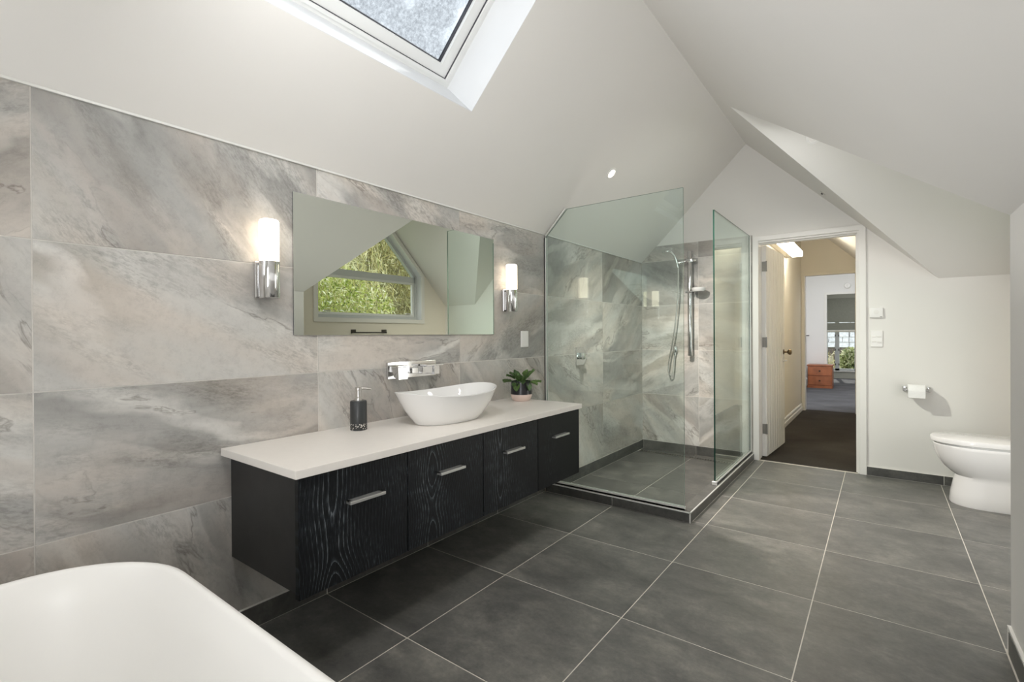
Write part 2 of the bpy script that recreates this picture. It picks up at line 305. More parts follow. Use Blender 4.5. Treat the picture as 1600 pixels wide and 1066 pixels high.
# ------------------------------------------------------------------ mesh helpers
def B(): return bmesh.new()
def box(bm, lo, hi, bev=0.0, seg=2):
    lo = Vector([min(a, b) for a, b in zip(lo, hi)]); hi2 = Vector([max(a, b) for a, b in zip(lo, hi)])
    t = bmesh.new(); bmesh.ops.create_cube(t, size=1.0)
    for v in t.verts: v.co = Vector([lo[i] + (v.co[i] + 0.5) * (hi2[i] - lo[i]) for i in range(3)])
    if bev > 0: bmesh.ops.bevel(t, geom=t.edges[:], offset=bev, segments=seg, profile=0.5, affect='EDGES')
    merge(bm, t); return bm
def merge(bm, t, mat=None):
    if mat is not None: bmesh.ops.transform(t, matrix=mat, verts=t.verts)
    me = bpy.data.meshes.new('t'); t.to_mesh(me); t.free(); bm.from_mesh(me); bpy.data.meshes.remove(me)
def prism(bm, pts, vec):
    a = [bm.verts.new(p) for p in pts]; b = [bm.verts.new(Vector(p) + Vector(vec)) for p in pts]
    n = len(pts); f = [bm.faces.new(a), bm.faces.new(list(reversed(b)))]
    for i in range(n): f.append(bm.faces.new((a[(i + 1) % n], a[i], b[i], b[(i + 1) % n])))
    bmesh.ops.recalc_face_normals(bm, faces=f); return bm
def loft(bm, rings, cap0=True, cap1=True, closed=True):
    R = [[bm.verts.new(p) for p in r] for r in rings]; n = len(R[0]); fs = []
    for i in range(len(R) - 1):
        for j in range(n if closed else n - 1):
            k = (j + 1) % n; fs.append(bm.faces.new((R[i][j], R[i][k], R[i + 1][k], R[i + 1][j])))
    if cap0: fs.append(bm.faces.new(list(reversed(R[0]))))
    if cap1: fs.append(bm.faces.new(R[-1]))
    bmesh.ops.recalc_face_normals(bm, faces=fs); return bm
def lathe(bm, c, prof, n=32, axis='z', cap0=True, cap1=True):
    rings = []
    for r, h in prof:
        ring = []
        for i in range(n):
            a = 2 * PI * i / n; x, y = r * math.cos(a), r * math.sin(a)
            if axis == 'z': p = (c[0] + x, c[1] + y, c[2] + h)
            elif axis == 'x': p = (c[0] + h, c[1] + x, c[2] + y)
            else: p = (c[0] + x, c[1] + h, c[2] + y)
            ring.append(p)
        rings.append(ring)
    return loft(bm, rings, cap0, cap1)
def tube(bm, pts, r, n=10, cap=True):
    pts = [Vector(p) for p in pts]; rings = []; up = None
    for i, p in enumerate(pts):
        t = (pts[min(i + 1, len(pts) - 1)] - pts[max(i - 1, 0)]).normalized()
        if up is None: up = Vector((0, 0, 1)) if abs(t.z) < 0.9 else Vector((0, 1, 0))
        u = (up - t * up.dot(t)).normalized(); v = t.cross(u); up = u
        rr = r[i] if isinstance(r, (list, tuple)) else r
        rings.append([p + (u * math.cos(2 * PI * k / n) + v * math.sin(2 * PI * k / n)) * rr for k in range(n)])
    return loft(bm, rings, cap, cap)
def smooth_pts(P, n=8):
    P = [Vector(p) for p in P]; out = []
    for i in range(len(P) - 1):
        p0, p1, p2, p3 = P[max(i - 1, 0)], P[i], P[i + 1], P[min(i + 2, len(P) - 1)]
        for k in range(n):
            t = k / n; out.append(0.5 * ((2 * p1) + (p2 - p0) * t + (2 * p0 - 5 * p1 + 4 * p2 - p3) * t * t + (3 * p1 - p0 - 3 * p2 + p3) * t ** 3))
    out.append(P[-1]); return out

def obj(name, bm, mat, parent=None, pivot=None, smooth=False, mats=None):
    me = bpy.data.meshes.new(name)
    if pivot is None: pivot = Vector(parent.matrix_basis.translation) if parent is not None and parent.parent is None and not parent.get('rot') else Vector((0, 0, 0))
    pivot = Vector(pivot)
    off = Vector((0, 0, 0)); p = parent
    while p is not None: off += p.location; p = p.parent
    if parent is not None and parent.get('rot'): off = Vector((0, 0, 0)); pivot = Vector((0, 0, 0))
    bmesh.ops.translate(bm, verts=bm.verts, vec=-pivot)
    bm.to_mesh(me); bm.free()
    for mm in (mats or [mat]): me.materials.append(mm)
    if smooth:
        for f in me.polygons: f.use_smooth = True
        try: me.set_sharp_from_angle(angle=math.radians(38))
        except Exception: pass
    o = bpy.data.objects.new(name, me); C.objects.link(o)
    if parent is not None: o.parent = parent
    o.location = pivot - off
    return o
def tag(o, label, cat, group=None, kind=None):
    o['label'] = label; o['category'] = cat
    if group: o['group'] = group
    if kind: o['kind'] = kind
    return o
def thing(name, label, cat, loc=(0, 0, 0), group=None, rotz=None):
    o = bpy.data.objects.new(name, None); C.objects.link(o); o.location = loc; o.empty_display_size = 0.05
    if rotz is not None: o.rotation_euler = (0, 0, rotz); o['rot'] = True
    return tag(o, label, cat, group)
def struct(name, bm, mat, label, cat, smooth=False):
    return tag(obj(name, bm, mat, smooth=smooth), label, cat, kind='structure')
def copy_tree(o, parent=None):
    c = o.copy(); C.objects.link(c)
    if parent is not None: c.parent = parent
    for ch in list(o.children): copy_tree(ch, c)
    return c
def clip(poly, a, b, c):
    # keep a*x+b*y<=c
    out = []
    for i in range(len(poly)):
        p, q = poly[i], poly[(i + 1) % len(poly)]; dp, dq = a * p[0] + b * p[1] - c, a * q[0] + b * q[1] - c
        if dp <= 0: out.append(p)
        if dp * dq < 0: t = dp / (dp - dq); out.append((p[0] + (q[0] - p[0]) * t, p[1] + (q[1] - p[1]) * t))
    return out

# ------------------------------------------------------------------ room dimensions
YF = 4.87; YN = -1.0; ZP = 1.885; XR = 0.997; ZR = 2.882; XK = 2.35; XW = 2.87; Y1 = 2.48; YM = 3.68; ZK = 1.553; ZN = 1.565
def zl(x): return ZP + x
def zr(x): return ZR - (x - XR)
def zn(x): return ZR - 0.9734 * (x - XR)
XA = XR + (ZR - (ZK + (YF - YM)))          # x of the valley apex
ZA = ZK + (YF - YM)
# floor: screed, then each tile
b = B(); box(b, (-0.12, YN - 0.1, -0.15), (XW + 0.12, 2.99, -0.0007)); box(b, (1.04, 2.99, -0.15), (XW + 0.12, YF + 0.06, -0.0007))
floor = struct('floor', b, M['grout_floor'], 'charcoal porcelain tiled bathroom floor with pale grout lines', 'floor')
xs = [0.004, 0.542, 1.138, 1.741, 2.335, 2.868]; ys = [YN, -0.58, 0.026, 0.629, 1.232, 1.838, 2.443, 3.046, 3.651, 4.256, 4.868]
g = 0.0019
for i in range(5):
    for j in range(10):
        x0, x1, y0, y1 = xs[i] + g, xs[i + 1] - g, ys[j] + g, ys[j + 1] - g
        if i == 0 and y0 > 3.0: continue
        if i <= 1 and y1 > 2.998: 
            if i == 0:
                y1 = 2.998
            elif y0 < 2.998 and y1 < 3.1: y1 = 2.998 if i == 0 else y1
        if i == 1 and y0 > 2.99: x0 = 1.058
        if i == 4 and y1 < Y1: continue
        if i == 4: y0 = max(y0, Y1 + 0.002)
        b = B(); box(b, (x0, y0, -0.010), (x1, y1, 0.0), 0.0007, 1)
        obj('tile', b, M['floor_tile'], floor, pivot=((x0 + x1) / 2, (y0 + y1) / 2, 0))
# the strip of row 2 in front of the kerb (y 2.443..2.998) is covered by the tiles above, cut at the kerb
# shower floor, a little lower
b = B(); box(b, (-0.12, 3.07, -0.15), (0.99, YF + 0.06, -0.032))
sf = struct('floor_shower', b, M['grout_floor'], 'sunken charcoal tiled shower floor inside the kerb', 'floor')
for (x0, x1) in ((0.012, 0.542), (0.542, 0.985)):
    for (y0, y1) in ((3.075, 3.651), (3.651, 4.256), (4.256, 4.70), (4.765, 4.86)):
        b = B(); box(b, (x0 + g, y0 + g, -0.04), (x1 - g, y1 - g, -0.030), 0.0007, 1); obj('tile', b, M['skirt_tile'], sf, pivot=((x0 + x1) / 2, (y0 + y1) / 2, -0.03))
# linear drain
t = thing('shower_drain', 'long metal channel drain along the rear wall of the shower', 'drain', (0.5, 4.73, -0.03))
b = B(); box(b, (0.02, 4.703, -0.036), (0.98, 4.762, -0.031)); obj('channel', b, M['steel_dark'], t)
b = B()
box(b, (0.02, 4.703, -0.032), (0.98, 4.712, -0.028)); box(b, (0.02, 4.753, -0.032), (0.98, 4.762, -0.028))
for k in range(40): box(b, (0.03 + k * 0.0238, 4.713, -0.031), (0.04 + k * 0.0238, 4.752, -0.0285))
obj('grate', b, M['brushed'], t)
b = B(); lathe(b, (0.56, 4.10, -0.0298), [(0.045, 0), (0.045, 0.0025), (0.036, 0.003)], 28)
# walls ----------------------------------------------------------------
b = B(); box(b, (-0.14, YN - 0.14, -0.15), (-0.0016, YF, ZP))
wl = struct('wall_left', b, M['grout'], 'long wall of large grey stone-look tiles behind the vanity and shower', 'wall')
def tile_poly(poly, plane, at, parent, mat, th=0.010, bev=False):
    # poly in (u,z)
    if len(poly) < 3: return
    cu = sum(p[0] for p in poly) / len(poly); cz = sum(p[1] for p in poly) / len(poly); b = B()
    if plane == 'x': prism(b, [(at, p[0], p[1]) for p in poly], (-th, 0, 0)); pv = (at, cu, cz)
    else: prism(b, [(p[0], at, p[1]) for p in poly], (0, th, 0)); pv = (cu, at, cz)
    o = obj('tile', b, mat, parent, pivot=pv); return o
zrow = [-0.03, 0.088, 0.537, 0.987, 1.436, ZP]
ycol = [YN, -0.612, 0.296, 1.203, 2.113, 3.027, 3.965, YF - 0.002]
for j in range(7):
    for k in range(1, 5):
        y0, y1, z0, z1 = ycol[j] + g, ycol[j + 1] - g, zrow[k] + g, zrow[k + 1] - g
        if y1 > 3.1 and k == 1: z0 = 0.06
        tile_poly([(y0, z0), (y1, z0), (y1, z1), (y0, z1)], 'x', 0.0, wl, M['tile_x'])
# skirting tiles of the left wall
bl = struct('baseboard_left', box(B(), (0.0, YN, 0.0), (0.0095, 2.998, 0.0875)), M['grout'], 'charcoal tile skirting under the vanity along the stone wall', 'baseboard')
for j in range(9):
    y0, y1 = max(YN, ys[j]) + g, min(ys[j + 1], 2.998) - g
    if y1 > y0 + 0.02 and y0 < 2.99: b = B(); box(b, (0.002, y0, 0.002), (0.011, y1, 0.0865), 0.0008, 1); obj('tile', b, M['skirt_tile'], bl, pivot=(0, (y0 + y1) / 2, 0.04))
bs = struct('baseboard_shower', box(box(B(), (0.0, 3.07, -0.03), (0.0095, YF - 0.011, 0.058)), (0.0, YF - 0.0095, -0.03), (1.0, YF, 0.058)), M['grout_dark'], 'charcoal tile skirting round the inside of the shower', 'baseboard')
for (y0, y1) in ((3.075, 3.651), (3.651, 4.256), (4.256, 4.858)):
    b = B(); box(b, (0.002, y0 + g, -0.028), (0.011, y1 - g, 0.057), 0.0008, 1); obj('tile', b, M['skirt_tile'], bs, pivot=(0, (y0 + y1) / 2, 0))
for (x0, x1) in ((0.012, 0.542), (0.542, 0.99)):
    b = B(); box(b, (x0 + g, YF - 0.011, -0.028), (x1 - g, YF - 0.002, 0.057), 0.0008, 1); obj('tile', b, M['skirt_tile'], bs, pivot=((x0 + x1) / 2, YF, 0))
# far wall with door opening, gable above
DX0, DX1, DZ = 1.090, 1.846, 1.985
b = B(); T = (0, 0.13, 0)
prism(b, [(-0.14, YF, -0.15), (DX0, YF, -0.15), (DX0, YF, DZ), (XR, YF, ZR), (0, YF, ZP), (-0.14, YF, ZP)], T)
prism(b, [(DX0, YF, DZ), (DX1, YF, DZ), (DX1, YF, zr(DX1)), (XR, YF, ZR)], T)
prism(b, [(DX1, YF, -0.15), (XW + 0.12, YF, -0.15), (XW + 0.12, YF, ZK), (XR + ZR - ZK, YF, ZK), (DX1, YF, zr(DX1))], T)
wf = struct('wall_far', b, M['paint'], 'white gable end wall around the open doorway', 'wall')
gb = B(); prism(gb, [(0, YF - 0.0084, -0.03), (1.046, YF - 0.0084, -0.03), (1.046, YF - 0.0084, 2.04), (0.156, YF - 0.0084, 2.04), (0, YF - 0.0084, ZP)], (0, 0.0082, 0)); obj('grout_bed', gb, M['grout'], wf, pivot=(0, YF, 0))
zf = [0.06, 0.537, 0.987, 1.436, ZP, 2.04]
for (x0, x1) in ((0.0, 0.57), (0.57, 1.046)):
    for k in range(5):
        p = [(x0 + g, zf[k] + g), (x1 - g, zf[k] + g), (x1 - g, zf[k + 1] - g), (x0 + g, zf[k + 1] - g)]
        p = clip(p, -1, 1, ZP - 0.001)
        tile_poly(p, 'y', YF - 0.010, wf, M['tile_y'], 0.008)
# knee wall right, alcove side wall, window wall
b = B(); box(b, (XK, YN - 0.1, -0.15), (XK + 0.10, Y1, ZN + 0.02)); struct('wall_right', b, M['paint'], 'low white knee wall beside the camera, under the sloping ceiling', 'wall')
b = B(); box(b, (XK + 0.10, Y1 - 0.10, -0.15), (XW + 0.12, Y1, ZN)); struct('wall_alcove', b, M['paint'], 'short white side wall of the window alcove', 'wall')
WY0, WY1, WZ0, WZS, WZA = 2.93, 4.42, 1.35, 1.925, 2.67
b = B(); T = (0.12, 0, 0)
prism(b, [(XW, Y1, -0.15), (XW, YF, -0.15), (XW, YF, WZ0), (XW, Y1, WZ0)], T)
prism(b, [(XW, Y1, WZ0), (XW, WY0, WZ0), (XW, WY0, WZS), (XW, YM, WZA), (XW, YM, ZA), (XW, Y1, ZN)], T)
prism(b, [(XW, WY1, WZ0), (XW, YF, WZ0), (XW, YF, ZK), (XW, YM, ZA), (XW, YM, WZA), (XW, WY1, WZS)], T)
struct('wall_window', b, M['hall_paint'], 'gable wall of the alcove around the pointed window', 'wall')
# near end wall with a slanted window
b = B(); T = (0, -0.13, 0)
P1, P2, P3, P4 = (0.68, YN, 1.33), (1.50, YN, 2.15), (1.06, YN, 2.59), (0.68, YN, 2.42)
prism(b, [(0, YN, -0.15), (0.68, YN, -0.15), P1, P4, (0.68, YN, zl(0.68)), (0, YN, ZP)], T)
prism(b, [(0.68, YN, -0.15), (XK, YN, -0.15), (XK, YN, zn(XK)), (1.60, YN, zn(1.60)), P2, P1], T)
prism(b, [P2, (1.60, YN, zn(1.60)), (XR, YN, ZR), (0.68, YN, zl(0.68)), P4, P3], T)
struct('wall_near', b, M['paint'], 'white gable wall behind the camera', 'wall')
# ceiling
b = B(); nrm = Vector((-1, 0, 1)).normalized() * 0.10
SX0, SX1, SY0, SY1 = 0.366, 0.93, 0.64, 1.817
def L(x, y): return (x, y, zl(x))
for (xa, xb, ya, yb) in ((0, SX0, YN, YF), (SX1, XR, YN, YF), (SX0, SX1, YN, SY0), (SX0, SX1, SY1, YF)):
    prism(b, [L(xa, ya), L(xb, ya), L(xb, yb), L(xa, yb)], nrm)
nr = Vector((1, 0, 1)).normalized() * 0.10
XV = XR + ZR - ZK
def Rr(x, y): return (x, y, zr(x))
def Rn(x, y): return (x, y, zn(x))
prism(b, [Rr(XR, YN), Rr(XR, YM), (XA, YM, ZA), (XK, Y1, ZN), (XK, YN, ZN)], nr)
prism(b, [Rr(XR, YM), Rr(XR, YF), Rr(XV, YF), (XA, YM, ZA)], nr)
prism(b, [(XA, YM, ZA), (XV, YF, ZK), (XW + 0.12, YF, ZK), (XW + 0.12, YM, ZA)], Vector((0, 1, 1)).normalized() * 0.08)
prism(b, [(XA, YM, ZA), (XK, Y1, ZN), (XW + 0.12, Y1, ZN), (XW + 0.12, YM, ZA)], Vector((0, -1, 1)).normalized() * 0.08)
ceil = struct('ceiling', b, M['paint'], 'white vaulted ceiling of sloping planes with a dormer valley', 'ceiling')
# metal edge trims of the tiling
struct('trim_1', box(B(), (-0.001, YN, ZP - 0.004), (0.008, YF - 0.012, ZP + 0.004)), M['alu'], 'thin metal edge trim along the top of the stone tiles', 'trim')

# skylight -------------------------------------------------------------
sk = thing('window_2', 'square roof window with white frame and speckled pane in the sloping ceiling', 'window', L(SX0, SY1)); sk['kind'] = 'structure'
n1 = Vector((-1, 0, 1)).normalized()
def SL(s, y, t):  # s along slope coordinate given by x at t=0
    return Vector(L(s, y)) + n1 * t
def sk_prism(bm, x0, x1, y0, y1, t0, t1):
    prism(bm, [SL(x0, y0, t0), SL(x1, y0, t0), SL(x1, y1, t0), SL(x0, y1, t0)], n1 * (t1 - t0))
b = B(); D = 0.235; e = 0.012; q = 0.002
sk_prism(b, SX0 - e, SX0 + q, SY0 - e, SY1 + e, 0.0005, D); sk_prism(b, SX1 - q, SX1 + e, SY0 - e, SY1 + e, 0.0005, D)
sk_prism(b, SX0, SX1, SY0 - e, SY0 + q, 0.0005, D); sk_prism(b, SX0, SX1, SY1 - q, SY1 + e, 0.0005, D)
obj('reveal', b, M['reveal'], sk)
def ring(bm, i0, i1, t0, t1):
    k = 0.7071
    sk_prism(bm, SX0 + i0 * k, SX0 + i1 * k, SY0 + i0, SY1 - i0, t0, t1); sk_prism(bm, SX1 - i1 * k, SX1 - i0 * k, SY0 + i0, SY1 - i0, t0, t1)
    sk_prism(bm, SX0 + i1 * k, SX1 - i1 * k, SY0 + i0, SY0 + i1, t0, t1); sk_prism(bm, SX0 + i1 * k, SX1 - i1 * k, SY1 - i1, SY1 - i0, t0, t1)
b = B(); ring(b, -0.02, 0.022, D, D + 0.06); ring(b, 0.018, 0.034, D - 0.004, D + 0.02); obj('frame', b, M['frame_white'], sk)
b = B(); ring(b, 0.034, 0.037, D + 0.006, D + 0.05); obj('gasket', b, M['gasket'], sk)
b = B(); ring(b, 0.037, 0.088, D + 0.012, D + 0.055); sh = obj('sash', b, M['frame_white'], sk)
b = B(); ring(b, 0.088, 0.092, D + 0.03, D + 0.05); obj('seal', b, M['gasket'], sh)
b = B(); sk_prism(b, SX0 + 0.062, SX1 - 0.062, SY0 + 0.088, SY1 - 0.088, D + 0.040, D + 0.046); obj('pane', b, M['speckle'], sk)

# dormer window --------------------------------------------------------
wn = thing('window_1', 'pointed white-framed window with a transom in the dormer gable', 'window', (XW, YM, WZ0)); wn['kind'] = 'structure'
def pent(i):
    return [(WY0 + i, WZ0 + i), (WY1 - i, WZ0 + i), (WY1 - i, WZS - 0.41 * i), (YM + (0.0), WZA - 1.41 * i), (WY0 + i, WZS - 0.41 * i)]
def pring(bm, i0, i1, x0, x1):
    a, c = pent(i0), pent(i1)
    for k in range(5):
        q = (k + 1) % 5; prism(bm, [(x0, *a[k]), (x0, *a[q]), (x0, *c[q]), (x0, *c[k])], (x1 - x0, 0, 0))
b = B(); pring(b, -0.045, 0.003, XW - 0.018, XW - 0.0005); obj('architrave', b, M['gloss'], wn)
b = B(); pring(b, -0.012, 0.003, XW - 0.0012, XW + 0.125); obj('reveal', b, M['reveal'], wn)
b = B(); pring(b, 0.001, 0.04, XW + 0.085, XW + 0.135)
TZ0, TZ1 = 1.845, 1.915
box(b, (XW + 0.085, WY0 + 0.03, TZ0), (XW + 0.135, WY1 - 0.03, TZ1)); fr = obj('frame', b, M['frame_grey'], wn)
b = B(); i = 0.04
for (lo, hi) in (((WY0 + i, WZ0 + i), (WY1 - i, WZ0 + i + 0.03)), ((WY0 + i, TZ0 - 0.03), (WY1 - i, TZ0)), ((WY0 + i, WZ0 + i + 0.03), (WY0 + i + 0.03, TZ0 - 0.03)), ((WY1 - i - 0.03, WZ0 + i + 0.03), (WY1 - i, TZ0 - 0.03))):
    box(b, (XW + 0.09, lo[0], lo[1]), (XW + 0.128, hi[0], hi[1]), 0.003, 1)
obj('opening_sash', b, M['frame_white'], wn)
b = B(); box(b, (XW + 0.107, WY0 + 0.06, WZ0 + 0.06), (XW + 0.111, WY1 - 0.06, TZ0 - 0.02)); obj('pane', b, M['glass_win'], wn)
b = B(); pp = [(WY0 + 0.03, TZ1 - 0.005), (WY1 - 0.03, TZ1 - 0.005), (WY1 - 0.03, WZS), (YM, WZA - 0.045), (WY0 + 0.03, WZS)]; prism(b, [(XW + 0.107, *p) for p in pp], (0.004, 0, 0)); obj('pane', b, M['glass_win'], wn)
for yy in (WY0 + 0.12, WY1 - 0.2):
    b = B(); box(b, (XW + 0.06, yy, WZ0 + 0.075), (XW + 0.09, yy + 0.09, WZ0 + 0.087), 0.003, 1); obj('latch', b, M['brushed'], wn)
# near window
w3 = thing('window_3', 'slanted gable window behind the camera looking onto a tiled roof', 'window', P1); w3['kind'] = 'structure'
pl = [P1, P2, P3, P4]; cx = sum(p[0] for p in pl) / 4; cz = sum(p[2] for p in pl) / 4
def sc(p, k, y): return (cx + (p[0] - cx) * k, y, cz + (p[2] - cz) * k)
b = B()
for k in range(4):
    a, c = pl[k], pl[(k + 1) % 4]; prism(b, [sc(a, 1.0, YN - 0.06), sc(c, 1.0, YN - 0.06), sc(c, 0.90, YN - 0.06), sc(a, 0.90, YN - 0.06)], (0, -0.05, 0))
obj('frame', b, M['frame_grey'], w3)
b = B(); prism(b, [sc(p, 0.92, YN - 0.08) for p in pl], (0, -0.005, 0)); obj('pane', b, M['glass_win'], w3)

# ------------------------------------------------------------------ skirting far / right
bf = struct('baseboard_far', box(B(), (1.884, YF - 0.010, 0.0), (XW, YF, 0.070)), M['grout'], 'charcoal tile skirting between the doorway and the toilet', 'baseboard')
for (x0, x1) in ((1.884, 2.352), (2.352, 2.866)):
    b = B(); box(b, (x0 + g, YF - 0.0115, 0.002), (x1 - g, YF - 0.002, 0.0685), 0.0008, 1); obj('tile', b, M['skirt_tile'], bf, pivot=((x0 + x1) / 2, YF, 0.03))
br_ = struct('baseboard_right', box(B(), (XK - 0.010, YN, 0.0), (XK, Y1, 0.088)), M['gloss'], 'charcoal tile skirting with pale top edge along the knee wall', 'baseboard')
for j in range(6):
    y0, y1 = ys[j] + g, min(ys[j + 1], Y1) - g
    b = B(); box(b, (XK - 0.0125, y0, 0.001), (XK - 0.002, y1, 0.080), 0.0008, 1); obj('tile', b, M['skirt_tile'], br_, pivot=(XK, (y0 + y1) / 2, 0.04))

# ------------------------------------------------------------------ shower kerb, glass
t = thing('shower_kerb', 'low charcoal tiled kerb around the shower with metal edge trim', 'kerb', (0.9, 3.0, 0)); 
b = B(); box(b, (0.0115, 3.004, -0.03), (1.05, 3.068, 0.061)); box(b, (0.99, 3.068, -0.03), (1.05, YF - 0.0115, 0.061)); obj('core', b, M['grout'], t)
def kt(lo, hi): 
    b = B(); box(b, lo, hi, 0.0008, 1); return obj('tile', b, M['skirt_tile'], t, pivot=[(p + q) / 2 for p, q in zip(lo, hi)])
for (x0, x1) in ((0.012, 0.541), (0.541, 1.050)):
    kt((x0 + g, 3.0, 0.002), (x1 - g, 3.006, 0.058)); kt((x0 + g, 3.003, 0.058), (x1 - g, 3.072, 0.064))
for (y0, y1) in ((3.003, 3.02), (3.02, 3.651), (3.651, 4.256), (4.256, 4.858)):
    kt((1.050, y0 + g, 0.002), (1.056, y1 - g, 0.058))
for (y0, y1) in ((3.072, 3.651), (3.651, 4.256), (4.256, 4.858)):
    kt((0.986, y0 + g, 0.058), (1.053, y1 - g, 0.064)); kt((0.985, y0 + g, -0.029), (0.990, y1 - g, 0.058))
b = B(); box(b, (0.012, 2.998, 0.059), (1.058, 3.004, 0.066)); box(b, (1.052, 2.998, 0.059), (1.058, 4.858, 0.0655)); box(b, (1.051, 2.998, 0.0), (1.058, 3.003, 0.064)); obj('edge_trim', b, M['alu'], t)

M['glass_edge_pale'] = simple('pale_glass_edge', (0.20, 0.28, 0.24), 0.12, noise=0.1)
def glass_panel(name, label, poly3, vec, loc, edge='glass_edge'):
    t = thing(name, label, 'glass panel', loc)
    b = B(); prism(b, poly3, vec)
    b.faces.ensure_lookup_table()
    me_o = obj('glass', b, None, t, mats=[M['glass'], M[edge]])
    for f in me_o.data.polygons:
        f.material_index = 0 if abs(f.normal.dot(Vector(vec).normalized())) > 0.9 else 1
    return t
GZ = 2.045
t = glass_panel('shower_screen', 'frameless front glass shower screen beside the vanity with clipped upper corner', [(0.008, 3.026, 0.074), (1.013, 3.026, 0.074), (1.013, 3.026, GZ), (0.192, 3.026, GZ), (0.008, 3.026, GZ - 0.184)], (0, 0.010, 0), (0.5, 3.03, 0.064), 'glass_edge_pale')
b = B(); box(b, (0.003, 3.020, 0.064), (1.016, 3.0255, 0.084)); box(b, (0.003, 3.0365, 0.064), (1.016, 3.042, 0.084)); box(b, (0.003, 3.020, 0.064), (1.016, 3.042, 0.0735)); obj('floor_channel', b, M['alu'], t)
b = B(); box(b, (0.0005, 3.019, 0.066), (0.014, 3.0255, 1.86)); box(b, (0.0005, 3.0365, 0.066), (0.014, 3.043, 1.86)); box(b, (0.0005, 3.019, 0.066), (0.0078, 3.043, 1.86)); obj('wall_channel', b, M['alu'], t)
b = B()
for yy in (3.0212, 3.0368): prism(b, [(0.004, yy, 1.872), (0.014, yy, 1.872), (0.186, yy, 2.044), (0.176, yy, 2.052)], (0, 0.0045, 0))
obj('slope_channel', b, M['alu'], t)
t = glass_panel('shower_screen', 'narrow fixed glass shower panel next to the door frame, along the kerb', [(1.020, 3.668, 0.074), (1.020, 4.858, 0.074), (1.020, 4.858, 2.035), (1.020, 3.668, 2.035)], (0.010, 0, 0), (1.025, 4.3, 0.064))
b = B(); box(b, (1.013, 3.66, 0.064), (1.0195, 4.858, 0.084)); box(b, (1.0305, 3.66, 0.064), (1.037, 4.858, 0.084)); box(b, (1.013, 3.66, 0.064), (1.037, 4.858, 0.0735)); obj('floor_channel', b, M['alu'], t)
b = B(); box(b, (1.013, 4.846, 0.084), (1.0195, 4.8595, 2.035)); box(b, (1.0305, 4.846, 0.084), (1.037, 4.8595, 2.035)); obj('wall_channel', b, M['alu'], t)
b = B(); box(b, (1.008, 3.652, 0.064), (1.042, 3.667, 0.090), 0.002, 1); obj('end_cap', b, M['alu'], t)

# ------------------------------------------------------------------ shower fittings
t = thing('shower_mixer', 'chrome wall shower mixer with pointed plate inside the shower', 'mixer', (0, 3.56, 0.97))
b = B(); prism(b, [(0.0005, 3.475, 0.897), (0.0005, 3.592, 0.897), (0.0005, 3.655, 0.970), (0.0005, 3.592, 1.043), (0.0005, 3.475, 1.043)], (0.011, 0, 0)); obj('plate', b, M['chrome'], t)
b = B(); box(b, (0.010, 3.515, 0.945), (0.058, 3.568, 0.998), 0.004); k_ = obj('handle', b, M['chrome'], t, smooth=True)
b = B(); box(b, (0.030, 3.560, 0.962), (0.048, 3.622, 0.974), 0.003); obj('lever', b, M['chrome'], t)

t = thing('shower_rail', 'chrome vertical shower rail with hand shower on the rear shower wall', 'shower', (0.5, YF - 0.01, 0.93))
Yr = 4.805
b = B(); lathe(b, (0.507, Yr, 0.935), [(0.021, 0), (0.0225, 0.004), (0.0225, 1.006), (0.018, 1.012)], 20); obj('rail', b, M['chrome'], t, smooth=True)
for zz in (0.985, 1.915):
    b = B(); lathe(b, (0.507, YF - 0.0105, zz), [(0.018, 0), (0.018, -0.045)], 18, 'y'); obj('bracket', b, M['chrome'], t, smooth=True)
b = B(); box(b, (0.475, Yr - 0.026, 1.835), (0.540, Yr + 0.024, 1.872), 0.006); tube(b, [(0.49, Yr - 0.01, 1.853), (0.43, Yr - 0.03, 1.84), (0.395, Yr - 0.035, 1.833)], 0.011, 12); lathe(b, (0.54, Yr, 1.853), [(0.014, 0), (0.016, 0.02), (0.012, 0.026)], 14, 'x'); obj('slider', b, M['chrome'], t, smooth=True)
hs = B()
tube(hs, smooth_pts([(0.408, Yr - 0.045, 1.79), (0.397, Yr - 0.05, 1.85), (0.375, Yr - 0.07, 1.915), (0.345, Yr - 0.09, 1.955)], 5), [0.010] * 5 + [0.012] * 5 + [0.013] * 6, 12)
hd = bmesh.new(); lathe(hd, (0, 0, 0), [(0.012, 0.016), (0.035, 0.012), (0.050, 0.002), (0.052, -0.008), (0.045, -0.012)], 28)
merge(hs, hd, Matrix.Translation((0.328, Yr - 0.105, 1.962)) @ Matrix.Rotation(math.radians(22), 4, 'X') @ Matrix.Rotation(math.radians(-8), 4, 'Y'))
obj('hand_shower', hs, M['chrome'], t, smooth=True)
b = B(); tube(b, smooth_pts([(0.408, Yr - 0.045, 1.79), (0.405, Yr - 0.03, 1.70), (0.392, Yr - 0.02, 1.45), (0.355, Yr - 0.01, 1.15), (0.305, Yr, 0.90), (0.292, Yr, 0.79), (0.312, Yr + 0.005, 0.735), (0.335, Yr + 0.01, 0.76), (0.345, Yr + 0.02, 0.86), (0.350, Yr + 0.022, 0.96)], 8), 0.0068, 10); obj('hose', b, M['brushed'], t, smooth=True)
b = B(); box(b, (0.330, YF - 0.045, 0.962), (0.372, YF - 0.0105, 1.028), 0.012, 3); lathe(b, (0.351, Yr + 0.022, 0.935), [(0.010, 0), (0.011, 0.03)], 12); obj('wall_outlet', b, M['chrome'], t, smooth=True)
b = B(); box(b, (0.47, Yr - 0.026, 1.540), (0.535, Yr + 0.024, 1.560), 0.005); obj('dish_clamp', b, M['chrome'], t)
b = B(); lathe(b, (0.60, Yr - 0.04, 1.548), [(0.045, 0), (0.060, 0.012), (0.066, 0.034), (0.062, 0.036), (0.056, 0.014), (0.0, 0.006)], 26, cap1=False); obj('soap_dish', b, M['ceramic'], t, smooth=True)

